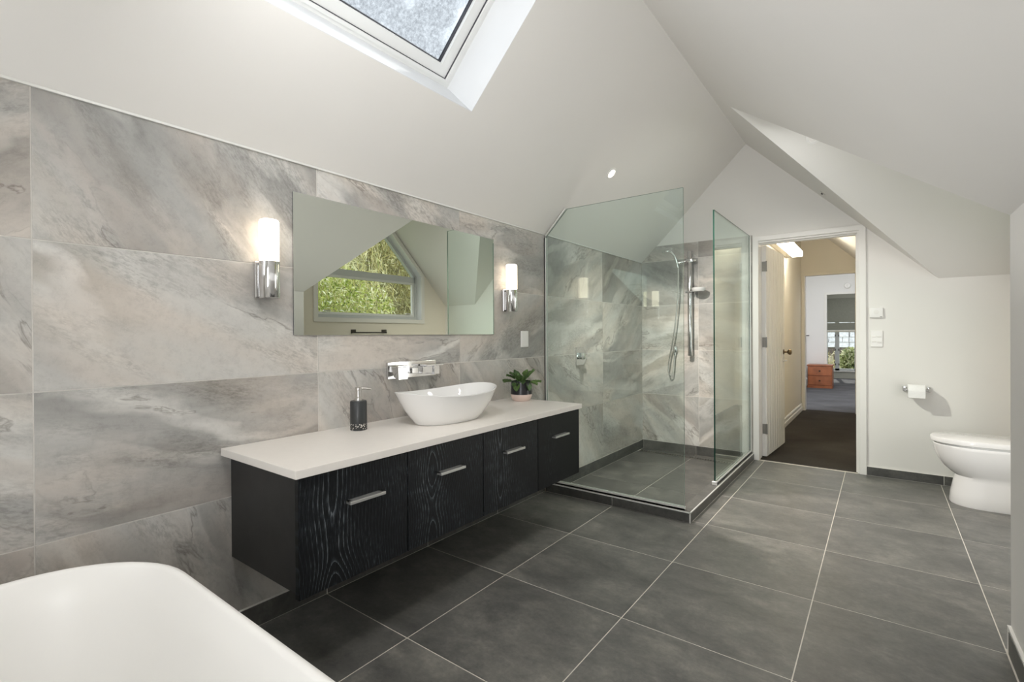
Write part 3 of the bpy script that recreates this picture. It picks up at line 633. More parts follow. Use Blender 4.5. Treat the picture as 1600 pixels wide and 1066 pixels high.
# ------------------------------------------------------------------ vanity
VY = [0.825, 1.276, 1.732, 2.186, 2.637]
t = thing('vanity_cabinet', 'long wall-hung black ash vanity with four doors under the white worktop', 'cabinet', (0.25, 1.73, 0.3))
b = B(); box(b, (0.001, 0.838, 0.308), (0.470, 2.632, 0.698), 0.001, 1); obj('carcass', b, M['ash_side'], t)
for k in range(4):
    y0, y1 = VY[k] + 0.0017, VY[k + 1] - 0.0017
    b = B(); box(b, (0.478, y0, 0.302), (0.500, y1, 0.690), 0.0015, 2); dr = obj('door', b, M['ash'] if k < 3 else M['ash_plain'], t, pivot=(0.49, (y0 + y1) / 2, 0.5))
    if k == 3: dr['label'] = 'smooth plain black door'
    hy = (0.999, 1.432, 1.880, 2.325)[k]; hb = B()
    box(hb, (0.519, hy, 0.566), (0.529, hy + 0.15, 0.577), 0.001, 1)
    box(hb, (0.4995, hy + 0.002, 0.566), (0.520, hy + 0.012, 0.577)); box(hb, (0.4995, hy + 0.138, 0.566), (0.520, hy + 0.148, 0.577)); box(hb, (0.4995, hy + 0.002, 0.5735), (0.520, hy + 0.148, 0.577))
    obj('handle', hb, M['handle'], dr, pivot=(0.50, hy + 0.075, 0.57))
b = B(); box(b, (0.470, 0.845, 0.31), (0.478, 2.63, 0.685)); obj('gap_liner', b, M['gasket'], t)
ct = B(); box(ct, (0.0008, 0.802, 0.7005), (0.531, 2.618, 0.728), 0.0015, 2); tag(obj('countertop', ct, M['top'], pivot=(0.26, 1.71, 0.70)), 'long white stone worktop on the black vanity', 'countertop')

# basin
def sup(a, b_, th, n=2.15):
    c, s = math.cos(th), math.sin(th); return (a * math.copysign(abs(c) ** (2 / n), c), b_ * math.copysign(abs(s) ** (2 / n), s))
bx, by, bz = 0.265, 1.745, 0.728
b = B(); rings = []; NN = 72
def brim(th): c = abs(math.sin(th)); return 0.138 + 0.024 * c ** 2.0
def bring(k, a, bb, frac, dz=0.0):
    out = []
    for i in range(NN):
        th = 2 * PI * i / NN; x, y = sup(a, bb, th); out.append((bx + x, by + y, bz + brim(th) * frac + dz))
    return out
prof = [(0.105, 0.190, 0.0, 0.0), (0.112, 0.198, 0.0, 0.006), (0.128, 0.218, 0.15, 0.008), (0.150, 0.247, 0.40, 0.006), (0.166, 0.272, 0.68, 0.003), (0.178, 0.291, 0.92, 0.0), (0.181, 0.297, 0.985, 0.0), (0.180, 0.2965, 1.0, 0.0), (0.176, 0.292, 1.002, 0.0), (0.172, 0.287, 0.97, 0.0), (0.158, 0.264, 0.70, 0.004), (0.138, 0.232, 0.42, 0.008), (0.110, 0.190, 0.20, 0.012), (0.06, 0.11, 0.12, 0.012), (0.025, 0.03, 0.10, 0.012)]
rings = [bring(0, *p) for p in prof]; loft(b, rings, True, True)
t = thing('wash_basin', 'white oval boat-shaped vessel basin on the worktop under the tap', 'basin', (bx, by, bz))
obj('bowl', b, M['ceramic'], t, smooth=True)
b = B(); lathe(b, (bx, by, bz + 0.024), [(0.022, 0), (0.024, 0.004), (0.016, 0.006)], 24); obj('drain_cap', b, M['chrome'], t, smooth=True)

# tap
t = thing('wall_tap', 'square chrome wall-mounted basin tap above the basin', 'tap', (0, 1.73, 0.97))
b = B(); box(b, (0.0005, 1.572, 0.928), (0.014, 1.905, 1.012), 0.002); obj('backplate', b, M['chrome'], t)
b = B(); box(b, (0.013, 1.590, 0.962), (0.070, 1.668, 0.995), 0.003)
sp_ = bmesh.new(); prism(sp_, [(0.030, 1.580, 0.996), (0.085, 1.580, 0.990), (0.088, 1.580, 0.930), (0.052, 1.580, 0.940)], (0, 0.058, 0)); merge(b, sp_)
obj('spout', b, M['chrome'], t)
b = B(); box(b, (0.013, 1.692, 0.952), (0.058, 1.736, 0.982), 0.003); obj('diverter', b, M['chrome'], t)
b = B(); box(b, (0.013, 1.770, 0.946), (0.052, 1.845, 0.984), 0.003); hh = obj('valve', b, M['chrome'], t)
b = B(); box(b, (0.020, 1.780, 0.985), (0.075, 1.905, 0.994), 0.002); box(b, (0.030, 1.846, 0.938), (0.062, 1.885, 0.985), 0.002); obj('lever', b, M['chrome'], hh)

# soap dispenser
t = thing('soap_dispenser', 'charcoal soap dispenser with speckled base and metal pump, on the worktop', 'dispenser', (0.115, 1.328, 0.728))
b = B(); lathe(b, (0.115, 1.328, 0.728), [(0.036, 0.028), (0.0365, 0.032), (0.0365, 0.125), (0.034, 0.130), (0.016, 0.131)], 40, cap0=False); obj('bottle', b, M['bottle'], t, smooth=True)
b = B(); lathe(b, (0.115, 1.328, 0.728), [(0.034, 0.0005), (0.0365, 0.003), (0.0366, 0.030)], 40, cap1=False); obj('speckled_base', b, M['terrazzo'], t, smooth=True)
b = B(); lathe(b, (0.115, 1.328, 0.858), [(0.017, 0), (0.017, 0.014), (0.0125, 0.017), (0.0125, 0.045), (0.0145, 0.047), (0.0145, 0.058), (0.011, 0.060)], 28)
tube(b, [(0.115, 1.328, 0.912), (0.130, 1.350, 0.912), (0.143, 1.370, 0.909), (0.146, 1.374, 0.904)], [0.005, 0.0045, 0.004, 0.0035], 10); obj('pump', b, M['brushed'], t, smooth=True)

# potted plant
px, py, pz = 0.145, 2.525, 0.728
t = thing('potted_violet', 'small green violet in a black and blush pot on the worktop by the shower glass', 'plant', (px, py, pz))
pot = B(); lathe(pot, (px, py, pz), [(0.050, 0.0005), (0.058, 0.010), (0.0665, 0.030), (0.068, 0.043)], 40, cap1=False); pb = obj('pot_base', pot, M['pot_pink'], t, smooth=True)
pot = B(); lathe(pot, (px, py, pz), [(0.0682, 0.043), (0.0675, 0.062), (0.064, 0.126), (0.0615, 0.126), (0.0615, 0.108)], 40, cap0=False, cap1=False); obj('pot', pot, M['pot_black'], t, smooth=True)
b = B(); lathe(b, (px, py, pz), [(0.0615, 0.108), (0.0614, 0.113), (0.03, 0.116)], 24, cap0=False); obj('soil', b, M['soil'], t, smooth=True)
def leafm(az, elev, ln, wd, base_r, curl):
    b = B(); c0 = Vector((px + 0.015 * math.cos(az), py + 0.015 * math.sin(az), pz + 0.113))
    pts = []; p = c0.copy(); e_ = elev; n = 10; step = (base_r + ln) / n
    for i in range(n + 1):
        pts.append(p.copy()); p = p + Vector((math.cos(az) * math.cos(e_), math.sin(az) * math.cos(e_), math.sin(e_))) * step; e_ -= curl / n
    side = Vector((-math.sin(az), math.cos(az), 0)); split = base_r / (base_r + ln)
    ns = max(2, int(round(split * n)))
    tube(b, pts[:ns + 1], 0.0022, 6)
    fs = len(b.faces)
    lp = pts[ns:]; rows = []; m_ = 9; st = Vector(lp[0]); total = len(lp) - 1
    for i in range(m_ + 1):
        s_ = i / m_; q = s_ * total; a_ = min(int(q), total - 1); pc = lp[a_].lerp(lp[a_ + 1], q - a_)
        tan = (lp[a_ + 1] - lp[a_]).normalized(); nn = side.cross(tan).normalized() * -1
        w_ = wd * (math.sin(PI * min(1, 0.06 + 0.94 * s_ ** 0.8)) ** 0.75) * (1.0 if i < m_ else 0.15)
        rows.append([b.verts.new(pc + side * (w_ * u) + nn * (-0.006 * (1 - abs(u) * 1.6) + 0.004 * u * u + 0.0012 * math.sin(s_ * 22) * abs(u))) for u in (-1, -0.55, 0, 0.55, 1)])
    for i in range(m_):
        for j in range(4): b.faces.new((rows[i][j], rows[i][j + 1], rows[i + 1][j + 1], rows[i + 1][j]))
    return b
rl = random.Random(5)
LV = []
for k in range(9): LV.append((k * 2 * PI / 9 + rl.uniform(-0.15, 0.15), rl.uniform(0.10, 0.40), rl.uniform(0.052, 0.062), rl.uniform(0.020, 0.025), rl.uniform(0.040, 0.055), rl.uniform(0.3, 0.9)))
for k in range(8): LV.append((k * 2 * PI / 8 + 0.3 + rl.uniform(-0.2, 0.2), rl.uniform(0.8, 1.2), rl.uniform(0.055, 0.068), rl.uniform(0.021, 0.026), rl.uniform(0.032, 0.052), rl.uniform(0.3, 0.9)))
for k in range(4): LV.append((k * PI / 2 + 0.7, 1.25, 0.035, 0.015, 0.012, 0.4))
LV.append((-0.25, 0.5, 0.050, 0.022, 0.045, 2.6)); LV.append((-1.35, 0.5, 0.052, 0.023, 0.045, 2.6))
for a in LV: obj('leaf', leafm(*a), M['leaf'], t, smooth=True)

# mirror
b = B(); box(b, (0.0008, 1.090, 1.152), (0.0045, 2.422, 1.757)); t = thing('wall_mirror', 'wide frameless rectangular mirror on the stone wall', 'mirror', (0, 1.756, 1.152))
obj('backing', b, M['gasket'], t)
b = B(); box(b, (0.0045, 1.090, 1.152), (0.0075, 2.422, 1.757)); obj('mirror_glass', b, M['mirror'], t)

# wall lamps
def sconce(y, label):
    t = thing('wall_lamp', label, 'lamp', (0, y, 1.30), 'wall lamps flanking the mirror')
    b = B(); box(b, (0.0005, y - 0.036, 1.300), (0.016, y + 0.036, 1.445), 0.003); obj('backplate', b, M['chrome'], t)
    b = B(); lathe(b, (0.055, y, 1.298), [(0.036, 0.0), (0.0375, 0.002), (0.0375, 0.143), (0.034, 0.146)], 40); box(b, (0.014, y - 0.022, 1.31), (0.05, y + 0.022, 1.43)); obj('lamp_holder', b, M['chrome'], t, smooth=True)
    b = B(); lathe(b, (0.055, y, 1.444), [(0.034, 0), (0.0365, 0.003), (0.0365, 0.154), (0.034, 0.160), (0.028, 0.163)], 40); obj('lamp_shade', b, M['opal'], t, smooth=True)
sconce(0.964, 'lit opal glass and chrome wall lamp nearer the bathtub')
sconce(2.548, 'lit opal glass and chrome wall lamp nearer the shower')

# plates
t = thing('socket_plate', 'blank white wall plate on the stone tiles above the plant', 'plate', (0, 2.757, 1.06))
b = B(); box(b, (0.0005, 2.716, 1.061), (0.009, 2.802, 1.174), 0.003); obj('cover', b, M['plastic'], t)
b = B(); box(b, (0.0088, 2.722, 1.068), (0.0105, 2.796, 1.167), 0.0008); obj('insert', b, M['plastic'], t)
t = thing('thermostat', 'white heating thermostat on the white wall by the door, above the switches', 'thermostat', (1.948, YF, 1.266))
b = B(); box(b, (1.905, YF - 0.019, 1.266), (1.993, YF - 0.0005, 1.346), 0.005, 3); hb_ = obj('housing', b, M['plastic'], t, smooth=True)
b = B(); lathe(b, (1.948, YF - 0.019, 1.310), [(0.017, 0.0), (0.017, -0.0015), (0.0145, -0.002)], 28, 'y'); obj('dial', b, M['gloss'], hb_, smooth=True)
b = B(); box(b, (1.972, YF - 0.0198, 1.272), (1.988, YF - 0.0188, 1.276)); obj('badge', b, M['steel_dark'], hb_)
t = thing('light_switch', 'white multi-gang light switch plate below the thermostat', 'switch', (1.95, YF, 1.033))
b = B(); box(b, (1.912, YF - 0.010, 1.033), (1.989, YF - 0.0005, 1.163), 0.003); sw = obj('plate', b, M['plastic'], t)
for (xx, zz, l_) in ((1.921, 1.110, 0), (1.955, 1.110, 0), (1.921, 1.072, 0), (1.955, 1.066, 1)):
    b = B(); box(b, (xx, YF - 0.0135 - 0.002 * l_, zz), (xx + 0.025, YF - 0.0098, zz + 0.012), 0.001); obj('rocker', b, M['gloss'], sw)
t = thing('paper_holder', 'small chrome toilet paper holder on the white wall', 'holder', (2.2, YF, 0.70))
for xx in (2.118, 2.262):
    b = B(); box(b, (xx, YF - 0.085, 0.700), (xx + 0.012, YF - 0.004, 0.724), 0.002); box(b, (xx - 0.006, YF - 0.012, 0.694), (xx + 0.018, YF - 0.0005, 0.730), 0.002); obj('bracket', b, M['chrome'], t)
b = B(); lathe(b, (2.125, YF - 0.074, 0.712), [(0.008, 0), (0.008, 0.145)], 14, 'x'); obj('roller', b, M['chrome'], t, smooth=True)
t = thing('toilet_roll', 'white toilet paper roll on the chrome holder', 'toilet roll', (2.19, YF - 0.074, 0.66))
b = B(); lathe(b, (2.140, YF - 0.074, 0.700), [(0.020, 0), (0.051, 0.0), (0.052, 0.002), (0.052, 0.100), (0.051, 0.102), (0.020, 0.102)], 36, 'x', False, False); lathe(b, (2.140, YF - 0.074, 0.700), [(0.020, 0), (0.020, 0.102)], 24, 'x', False, False); obj('paper', b, M['paper'], t, smooth=True)
b = B(); box(b, (2.141, YF - 0.1275, 0.655), (2.241, YF - 0.1258, 0.706)); obj('loose_sheet', b, M['paper'], t)

# towel rail under dormer window (seen in the mirror)
t = thing('towel_rail', 'dark metal towel rail on the alcove wall beneath the pointed window', 'rail', (XW, 3.6, 1.19))
b = B(); box(b, (XW - 0.075, 3.34, 1.178), (XW - 0.060, 3.80, 1.193), 0.002); obj('bar', b, M['steel_dark'], t)
for yy in (3.345, 3.775):
    b = B(); box(b, (XW - 0.075, yy, 1.178), (XW - 0.0005, yy + 0.02, 1.222), 0.002); obj('post', b, M['steel_dark'], t)

# ------------------------------------------------------------------ toilet
ty = 4.45
def dsec(xf, w_, z, xb=XW - 0.002, n=28):
    pts = []; L_ = 1.25 * w_
    for i in range(n + 1):
        a = PI / 2 + PI * i / n; c, s_ = math.cos(a), math.sin(a)
        pts.append((xf + L_ + L_ * math.copysign(abs(c) ** 0.92, c), ty + w_ * math.copysign(abs(s_) ** 0.92, s_), z))
    pts.append((xb, ty - w_, z)); pts.append((xb, ty + w_, z)); return pts
t = thing('toilet', 'white ceramic back-to-wall toilet with closed lid beside the knee wall', 'toilet', (2.6, ty, 0))
b = B(); loft(b, [dsec(*q) for q in ((2.350, 0.135, 0.0005), (2.345, 0.138, 0.012), (2.352, 0.136, 0.08), (2.370, 0.132, 0.17), (2.374, 0.132, 0.195), (2.352, 0.138, 0.212), (2.318, 0.150, 0.245), (2.288, 0.163, 0.29), (2.270, 0.172, 0.335), (2.262, 0.177, 0.375), (2.260, 0.178, 0.392), (2.264, 0.175, 0.397))], True, True); obj('bowl', b, M['ceramic'], t, smooth=True)
b = B(); loft(b, [dsec(*q, 2.70) for q in ((2.275, 0.166, 0.3965), (2.273, 0.167, 0.400), (2.273, 0.167, 0.4045), (2.275, 0.166, 0.4095))], True, True); obj('seat', b, M['ceramic'], t, smooth=True)
b = B(); loft(b, [dsec(*q, 2.70) for q in ((2.256, 0.178, 0.409), (2.248, 0.184, 0.412), (2.247, 0.185, 0.434), (2.251, 0.182, 0.441), (2.262, 0.174, 0.444))], True, True); obj('lid', b, M['ceramic'], t, smooth=True)
b = B(); box(b, (2.705, ty - 0.185, 0.40), (XW - 0.002, ty + 0.185, 0.80), 0.02, 3); obj('cistern', b, M['ceramic'], t, smooth=True)
b = B(); lathe(b, (2.79, ty, 0.80), [(0.022, 0), (0.022, 0.006), (0.018, 0.008)], 20); obj('flush_button', b, M['chrome'], t, smooth=True)

# ------------------------------------------------------------------ bathtub
tx0, tx1, ty0, ty1, tz = 0.275, 1.72, -0.33, 0.488, 0.552
def rr(x0, x1, y0, y1, r, z, n=12):
    out = []
    for (cx_, cy_, a0) in ((x1 - r, y1 - r, 0), (x0 + r, y1 - r, PI / 2), (x0 + r, y0 + r, PI), (x1 - r, y0 + r, 1.5 * PI)):
        for i in range(n + 1): a = a0 + PI / 2 * i / n; out.append((cx_ + r * math.cos(a), cy_ + r * math.sin(a), z))
    return out
def tsec(ins, r, z): return rr(tx0 + ins, tx1 - ins, ty0 + ins, ty1 - ins, r, z)
t = thing('bathtub', 'white freestanding bathtub with rounded corners in front of the stone wall', 'bathtub', (1.0, 0.08, 0))
b = B(); loft(b, [tsec(*q) for q in ((0.085, 0.22, 0.001), (0.080, 0.23, 0.02), (0.045, 0.26, 0.25), (0.006, 0.285, 0.52), (0.0, 0.29, 0.540), (0.002, 0.288, 0.549), (0.008, 0.283, 0.552), (0.014, 0.277, 0.551), (0.021, 0.270, 0.544), (0.040, 0.255, 0.46), (0.085, 0.22, 0.24), (0.115, 0.19, 0.13), (0.160, 0.15, 0.095), (0.22, 0.10, 0.088))], True, True); obj('shell', b, M['tub'], t, smooth=True)
b = B(); lathe(b, (1.0, 0.08, 0.0885), [(0.035, 0), (0.035, 0.004), (0.028, 0.006)], 24); obj('waste', b, M['chrome'], t, smooth=True)

# ------------------------------------------------------------------ downlights
def downlight(p, nin, label, on=True, r=0.045, power=0, aim=None):
    n_ = Vector(nin).normalized(); q = n_.to_track_quat('Z', 'Y').to_matrix().to_4x4(); mt = Matrix.Translation(p) @ q
    t = thing('downlight', label, 'downlight', p, 'recessed ceiling downlights')
    x = bmesh.new(); lathe(x, (0, 0, 0), [(r, 0.0005), (r * 0.97, 0.005), (r * 0.72, 0.006), (r * 0.66, 0.001), (r * 0.62, 0.0006)], 32, cap0=False, cap1=False); b = B(); merge(b, x, mt); obj('bezel', b, M['plastic'], t, smooth=True)
    x = bmesh.new(); lathe(x, (0, 0, 0), [(r * 0.66, 0.0008), (r * 0.4, 0.0026)], 28); b = B(); merge(b, x, mt); obj('lens', b, M['led'] if on else M['gloss'], t, smooth=True)
    if power:
        P_ = Vector(p) + n_ * 0.06
        light('downlight_lamp', 'SPOT', P_, power, (1.0, 0.93, 0.85), 0.05, to=(P_ + (Vector(aim) if aim else n_ * 0.6 + Vector((0, 0, -1)))), spot=math.radians(112), blend=1.0)
downlight(L(0.426, 3.262), (1, 0, -1), 'small lit downlight in the left ceiling slope above the shower screen', power=155, aim=(0.38, 0.5, -1))
downlight((1.612, 3.935, ZK + (YF - 3.935)), (0, -1, -1), 'downlight in the dormer slope half hidden behind the ceiling edge', False, power=4)
downlight(Rn(1.35, 0.5), (-1, 0, -1), 'lit downlight added out of view in the slope over the camera', power=6)  # invented fitting above the frame, only there to add light
downlight(Rn(1.35, 1.6), (-1, 0, -1), 'lit downlight added out of view in the slope over the middle of the room', power=14)  # extra fitting put in out of frame to brighten the room
downlight(L(0.45, 0.1), (1, 0, -1), 'lit downlight added out of view above the bathtub', power=3)  # added fitting outside the view, a little more light from above
t = thing('ceiling_sensor', 'tiny grey sensor on the shaded ceiling strip above the doorway', 'sensor', Rr(1.612, 4.60))
x = bmesh.new(); lathe(x, (0, 0, 0), [(0.026, 0.0005), (0.025, 0.004), (0.012, 0.006)], 24); b = B(); merge(b, x, Matrix.Translation(Rr(1.612, 4.62)) @ Vector((-1, 0, -1)).to_track_quat('Z', 'Y').to_matrix().to_4x4()); obj('cap', b, M['brushed'], t, smooth=True)
x = bmesh.new(); lathe(x, (0, 0, 0), [(0.010, 0.0005), (0.008, 0.014), (0.004, 0.016)], 16); b = B(); merge(b, x, Matrix.Translation(Rr(1.612, 4.62)) @ Vector((-1, 0, -1)).to_track_quat('Z', 'Y').to_matrix().to_4x4()); obj('eye', b, M['steel_dark'], t, smooth=True)

# ------------------------------------------------------------------ door frame and open door
fr = thing('door_2', 'white painted door frame around the hall doorway', 'door frame', (1.47, YF, 0)); fr['kind'] = 'structure'
for (x0, x1) in ((1.050, 1.098), (1.838, 1.884)):
    b = B(); box(b, (x0, YF - 0.018, 0.0), (x1, YF - 0.0002, 2.020), 0.003); obj('architrave', b, M['gloss'], fr)
b = B(); box(b, (1.050, YF - 0.0182, 1.978), (1.884, YF - 0.0002, 2.022), 0.003); obj('architrave', b, M['gloss'], fr)
for (x0, x1) in ((DX0, DX0 + 0.008), (DX1 - 0.022, DX1)):
    b = B(); box(b, (x0, YF, 0), (x1, YF + 0.128, DZ - 0.001)); s0 = x0 - 0.010; (box(b, (s0, YF + 0.03, 0), (s0 + 0.011, YF + 0.085, DZ - 0.03)) if x0 > 1.3 else 0); obj('jamb', b, M['gloss'], fr)
b = B(); box(b, (DX0 + 0.008, YF, DZ - 0.022), (DX1 - 0.022, YF + 0.128, DZ)); box(b, (DX0 + 0.008, YF + 0.03, DZ - 0.033), (DX1 - 0.022, YF + 0.085, DZ - 0.02)); obj('head', b, M['gloss'], fr)
b = B(); box(b, (DX0 + 0.02, YF + 0.028, -0.004), (DX1 - 0.02, YF + 0.036, 0.003)); obj('threshold_strip', b, M['steel_dark'], fr)
# leaf, hinged at (1.114, 5.0)
ang = math.atan2(0.76, 0.043)
dl = thing('door_1', 'white tongue and groove door standing open into the hall', 'door', (1.136, YF + 0.136, 0.0), rotz=ang); dl['kind'] = 'structure'
W = 0.76; npl = 8; pw_ = W / npl
for k in range(npl):
    b = B(); x0, x1 = k * pw_, (k + 1) * pw_; c = 0.008
    prism(b, [(x0, -0.030, 0.012), (x0, -0.008, 0.012), (x0 + c, 0.0, 0.012), (x1 - c, 0.0, 0.012), (x1, -0.008, 0.012), (x1, -0.030, 0.012)], (0, 0, 1.945))
    # face is towards local -y: mirror
    bmesh.ops.scale(b, vec=(1, -1, 1), verts=b.verts); bmesh.ops.reverse_faces(b, faces=b.faces); bmesh.ops.translate(b, verts=b.verts, vec=(0, 0, 0))
    obj('plank', b, M['gloss'], dl)
b = B(); box(b, (0.0, 0.030, 0.012), (W, 0.040, 1.957)); obj('back_panel', b, M['gloss'], dl)
for zz in (0.22, 1.02, 1.72):
    b = B(); box(b, (-0.0035, 0.004, zz), (0.0, 0.034, zz + 0.09)); box(b, (-0.004, 0.008, zz - 0.002), (-0.002, 0.012, zz + 0.002)); tube(b, [(-0.006, -0.003, zz - 0.003), (-0.006, -0.003, zz + 0.093)], 0.006, 10); obj('hinge', b, M['hinge'], dl)
b = B(); lathe(b, (W - 0.06, 0, 0.955), [(0.026, -0.0005), (0.026, -0.006), (0.010, -0.010), (0.009, -0.035), (0.022, -0.042), (0.030, -0.055), (0.028, -0.068), (0.015, -0.076)], 28, 'y'); obj('knob', b, M['brass_dark'], dl, smooth=True)
b = B(); lathe(b, (W - 0.06, 0, 0.865), [(0.016, -0.0005), (0.016, -0.005), (0.006, -0.007)], 20, 'y'); box(b, (W - 0.064, -0.036, 0.859), (W - 0.056, -0.005, 0.871), 0.002); obj('snib', b, M['brushed'], dl)
for o in list(dl.children):
    if o.name.startswith(('plank', 'back_panel', 'hinge')): pass

# ------------------------------------------------------------------ hall
HY0, HY1, HX0, HX1 = YF + 0.13, 8.4, 1.03, 1.95
struct('floor_hall', box(B(), (HX0 - 0.05, YF + 0.034, -0.12), (HX1 + 0.05, HY1 + 0.1, 0.004)), M['carpet'], 'dark brown carpet of the hall beyond the doorway', 'floor')
b = B(); prism(b, [(HX0, HY0, -0.1), (HX0, HY1, -0.1), (HX0, HY1, zr(HX0)), (HX0, HY0, zr(HX0))], (-0.08, 0, 0)); struct('wall_hall_left', b, M['hall_paint'], 'plain cream hall wall behind the open door', 'wall')
b = B(); prism(b, [(HX1, HY0, -0.1), (HX1, HY1, -0.1), (HX1, HY1, zr(HX1)), (HX1, HY0, zr(HX1))], (0.08, 0, 0)); struct('wall_hall_right', b, M['hall_paint'], 'cream hall wall hidden beside the doorway', 'wall')
b = B(); prism(b, [(HX0 - 0.1, HY0, zr(HX0 - 0.1)), (HX1 + 0.1, HY0, zr(HX1 + 0.1)), (HX1 + 0.1, HY1, zr(HX1 + 0.1)), (HX0 - 0.1, HY1, zr(HX0 - 0.1))], nr); struct('ceiling_hall', b, M['paint'], 'sloping white hall ceiling', 'ceiling')
EX0, EX1, EZ = 1.070, 1.692, 1.995
b = B(); T = (0, 0.11, 0)
prism(b, [(HX0 - 0.08, HY1, -0.1), (EX0, HY1, -0.1), (EX0, HY1, EZ), (HX0, HY1, zr(HX0)), (HX0 - 0.08, HY1, zr(HX0))], T)
prism(b, [(EX0, HY1, EZ), (EX1, HY1, EZ), (EX1, HY1, zr(EX1)), (HX0, HY1, zr(HX0))], T)
prism(b, [(EX1, HY1, -0.1), (HX1 + 0.08, HY1, -0.1), (HX1 + 0.08, HY1, zr(HX1 + 0.08)), (EX1, HY1, zr(EX1))], T)
struct('wall_hall_end', b, M['hall_paint'], 'tan hall end wall above the bedroom doorway', 'wall')
fr = thing('door_3', 'cream frame of the bedroom doorway at the end of the hall', 'door frame', (1.38, HY1, 0)); fr['kind'] = 'structure'
for (x0, x1) in ((1.034, 1.074), (1.688, 1.735)):
    b = B(); box(b, (x0, HY1 - 0.016, 0.004), (x1, HY1 - 0.0003, 2.035), 0.002); obj('architrave', b, M['hall_paint'], fr)
b = B(); box(b, (1.034, HY1 - 0.0165, 1.992), (1.735, HY1 - 0.0003, 2.036), 0.002); obj('architrave', b, M['hall_paint'], fr)
b = B(); box(b, (EX0, HY1, 0.004), (EX0 + 0.012, HY1 + 0.11, EZ)); obj('jamb', b, M['bed_paint'], fr)
b = B(); box(b, (EX0 + 0.0118, HY1 + 0.02, 1.02), (EX0 + 0.0135, HY1 + 0.05, 1.12)); obj('strike_plate', b, M['brushed'], fr)
b = B(); prism(b, [(HX0, HY0, 0.004), (HX0 + 0.018, HY0, 0.004), (HX0 + 0.018, HY0, 0.055), (HX0 + 0.012, HY0, 0.068), (HX0 + 0.012, HY0, 0.098), (HX0 + 0.004, HY0, 0.112), (HX0, HY0, 0.112)], (0, HY1 - HY0 - 0.017, 0)); struct('baseboard_hall', b, M['gloss'], 'white moulded skirting along the left hall wall', 'baseboard')
t = thing('strip_light', 'lit batten light fixed high on the left hall wall', 'light', (HX0, 6.4, 2.1))
b = B(); box(b, (HX0 + 0.0005, 5.75, 2.095), (HX0 + 0.066, 7.0, 2.20), 0.003); obj('housing', b, M['hall_paint'], t)
b = B(); prism(b, [(HX0 + 0.062, 5.76, 2.100), (HX0 + 0.170, 5.76, 2.098), (HX0 + 0.176, 5.76, 2.105), (HX0 + 0.176, 5.76, 2.160), (HX0 + 0.062, 5.76, 2.190)], (0, 1.245, 0)); obj('diffuser', b, M['strip'], t)

# ------------------------------------------------------------------ bedroom beyond
struct('floor_bedroom', box(B(), (-1.2, HY1 + 0.1, -0.12), (3.0, 14.8, 0.003)), M['carpet_bed'], 'grey carpet of the far bedroom', 'floor')
b = B(); BY = 12.4; OX = 1.05; OZ = 1.97
prism(b, [(-1.2, BY, -0.1), (OX, BY, -0.1), (OX, BY, OZ), (OX, BY, 2.8), (-1.2, BY, 2.8)], (0, 0.12, 0)); prism(b, [(OX, BY, OZ), (3.0, BY, OZ), (3.0, BY, 2.8), (OX, BY, 2.8)], (0, 0.12, 0)); prism(b, [(2.4, BY, -0.1), (3.0, BY, -0.1), (3.0, BY, OZ), (2.4, BY, OZ)], (0, 0.12, 0))
struct('wall_bedroom', b, M['bed_paint'], 'bright white bedroom wall with an opening to the window bay', 'wall')
b = B(); box(b, (-1.2, 8.52, 2.8), (3.0, 12.5, 2.9)); struct('ceiling_bedroom', b, M['bed_paint'], 'white ceiling of the far bedroom', 'ceiling')
b = B(); box(b, (-1.3, 8.51, -0.1), (-1.2, 12.5, 2.8)); struct('wall_bedroom_left', b, M['bed_paint'], 'side wall of the far bedroom', 'wall')
b = B(); box(b, (3.0, 8.51, -0.1), (3.1, 12.5, 2.8)); struct('wall_bedroom_right', b, M['bed_paint'], 'opposite side wall of the far bedroom', 'wall')
b = B(); box(b, (OX - 0.045, BY - 0.015, 0.003), (OX + 0.004, BY - 0.0005, OZ + 0.045)); box(b, (OX - 0.045, BY - 0.0155, OZ - 0.004), (2.4, BY - 0.0005, OZ + 0.045)); struct('trim_2', b, M['gloss'], 'white trim around the opening to the window bay', 'trim')
b = B(); box(b, (0.55, 12.52, -0.1), (0.65, 14.8, 2.3)); box(b, (2.4, 12.52, -0.1), (2.5, 14.8, 2.3)); box(b, (0.55, 12.52, 2.3), (2.5, 14.9, 2.4)); struct('wall_bay', b, M['bay_grey'], 'grey green side walls of the window bay', 'wall')
GX0, GX1, G0, G1 = 0.86, 1.50, 0.20, 1.95
b = B(); box(b, (0.55, 14.8, -0.1), (2.5, 14.9, G0)); box(b, (0.55, 14.8, G1), (2.5, 14.9, 2.3)); box(b, (0.55, 14.8, G0), (GX0, 14.9, G1)); box(b, (GX1, 14.8, G0), (2.5, 14.9, G1)); struct('wall_bay_end', b, M['bay_grey'], 'grey green wall under the bay window', 'wall')
t = thing('window_4', 'white casement window of the bedroom bay with black fittings', 'window', (1.18, 14.8, G0)); t['kind'] = 'structure'
b = B(); box(b, (GX0 - 0.02, 14.77, G0 - 0.03), (GX1 + 0.03, 14.80, G0), 0.004); obj('sill', b, M['gloss'], t)
b = B()
for (x0, x1) in ((GX0, GX0 + 0.03), (1.045, 1.135), (GX1 - 0.05, GX1)): box(b, (x0, 14.81, G0), (x1, 14.86, G1))
box(b, (GX0, 14.81, G0), (GX1, 14.86, G0 + 0.05)); box(b, (GX0, 14.81, G1 - 0.05), (GX1, 14.86, G1)); box(b, (1.33, 14.82, 0.9), (1.345, 14.85, G1)); obj('frame', b, M['frame_grey'], t)
b = B(); box(b, (GX0, 14.83, G0), (GX1, 14.835, G1)); obj('pane', b, M['glass_win'], t)
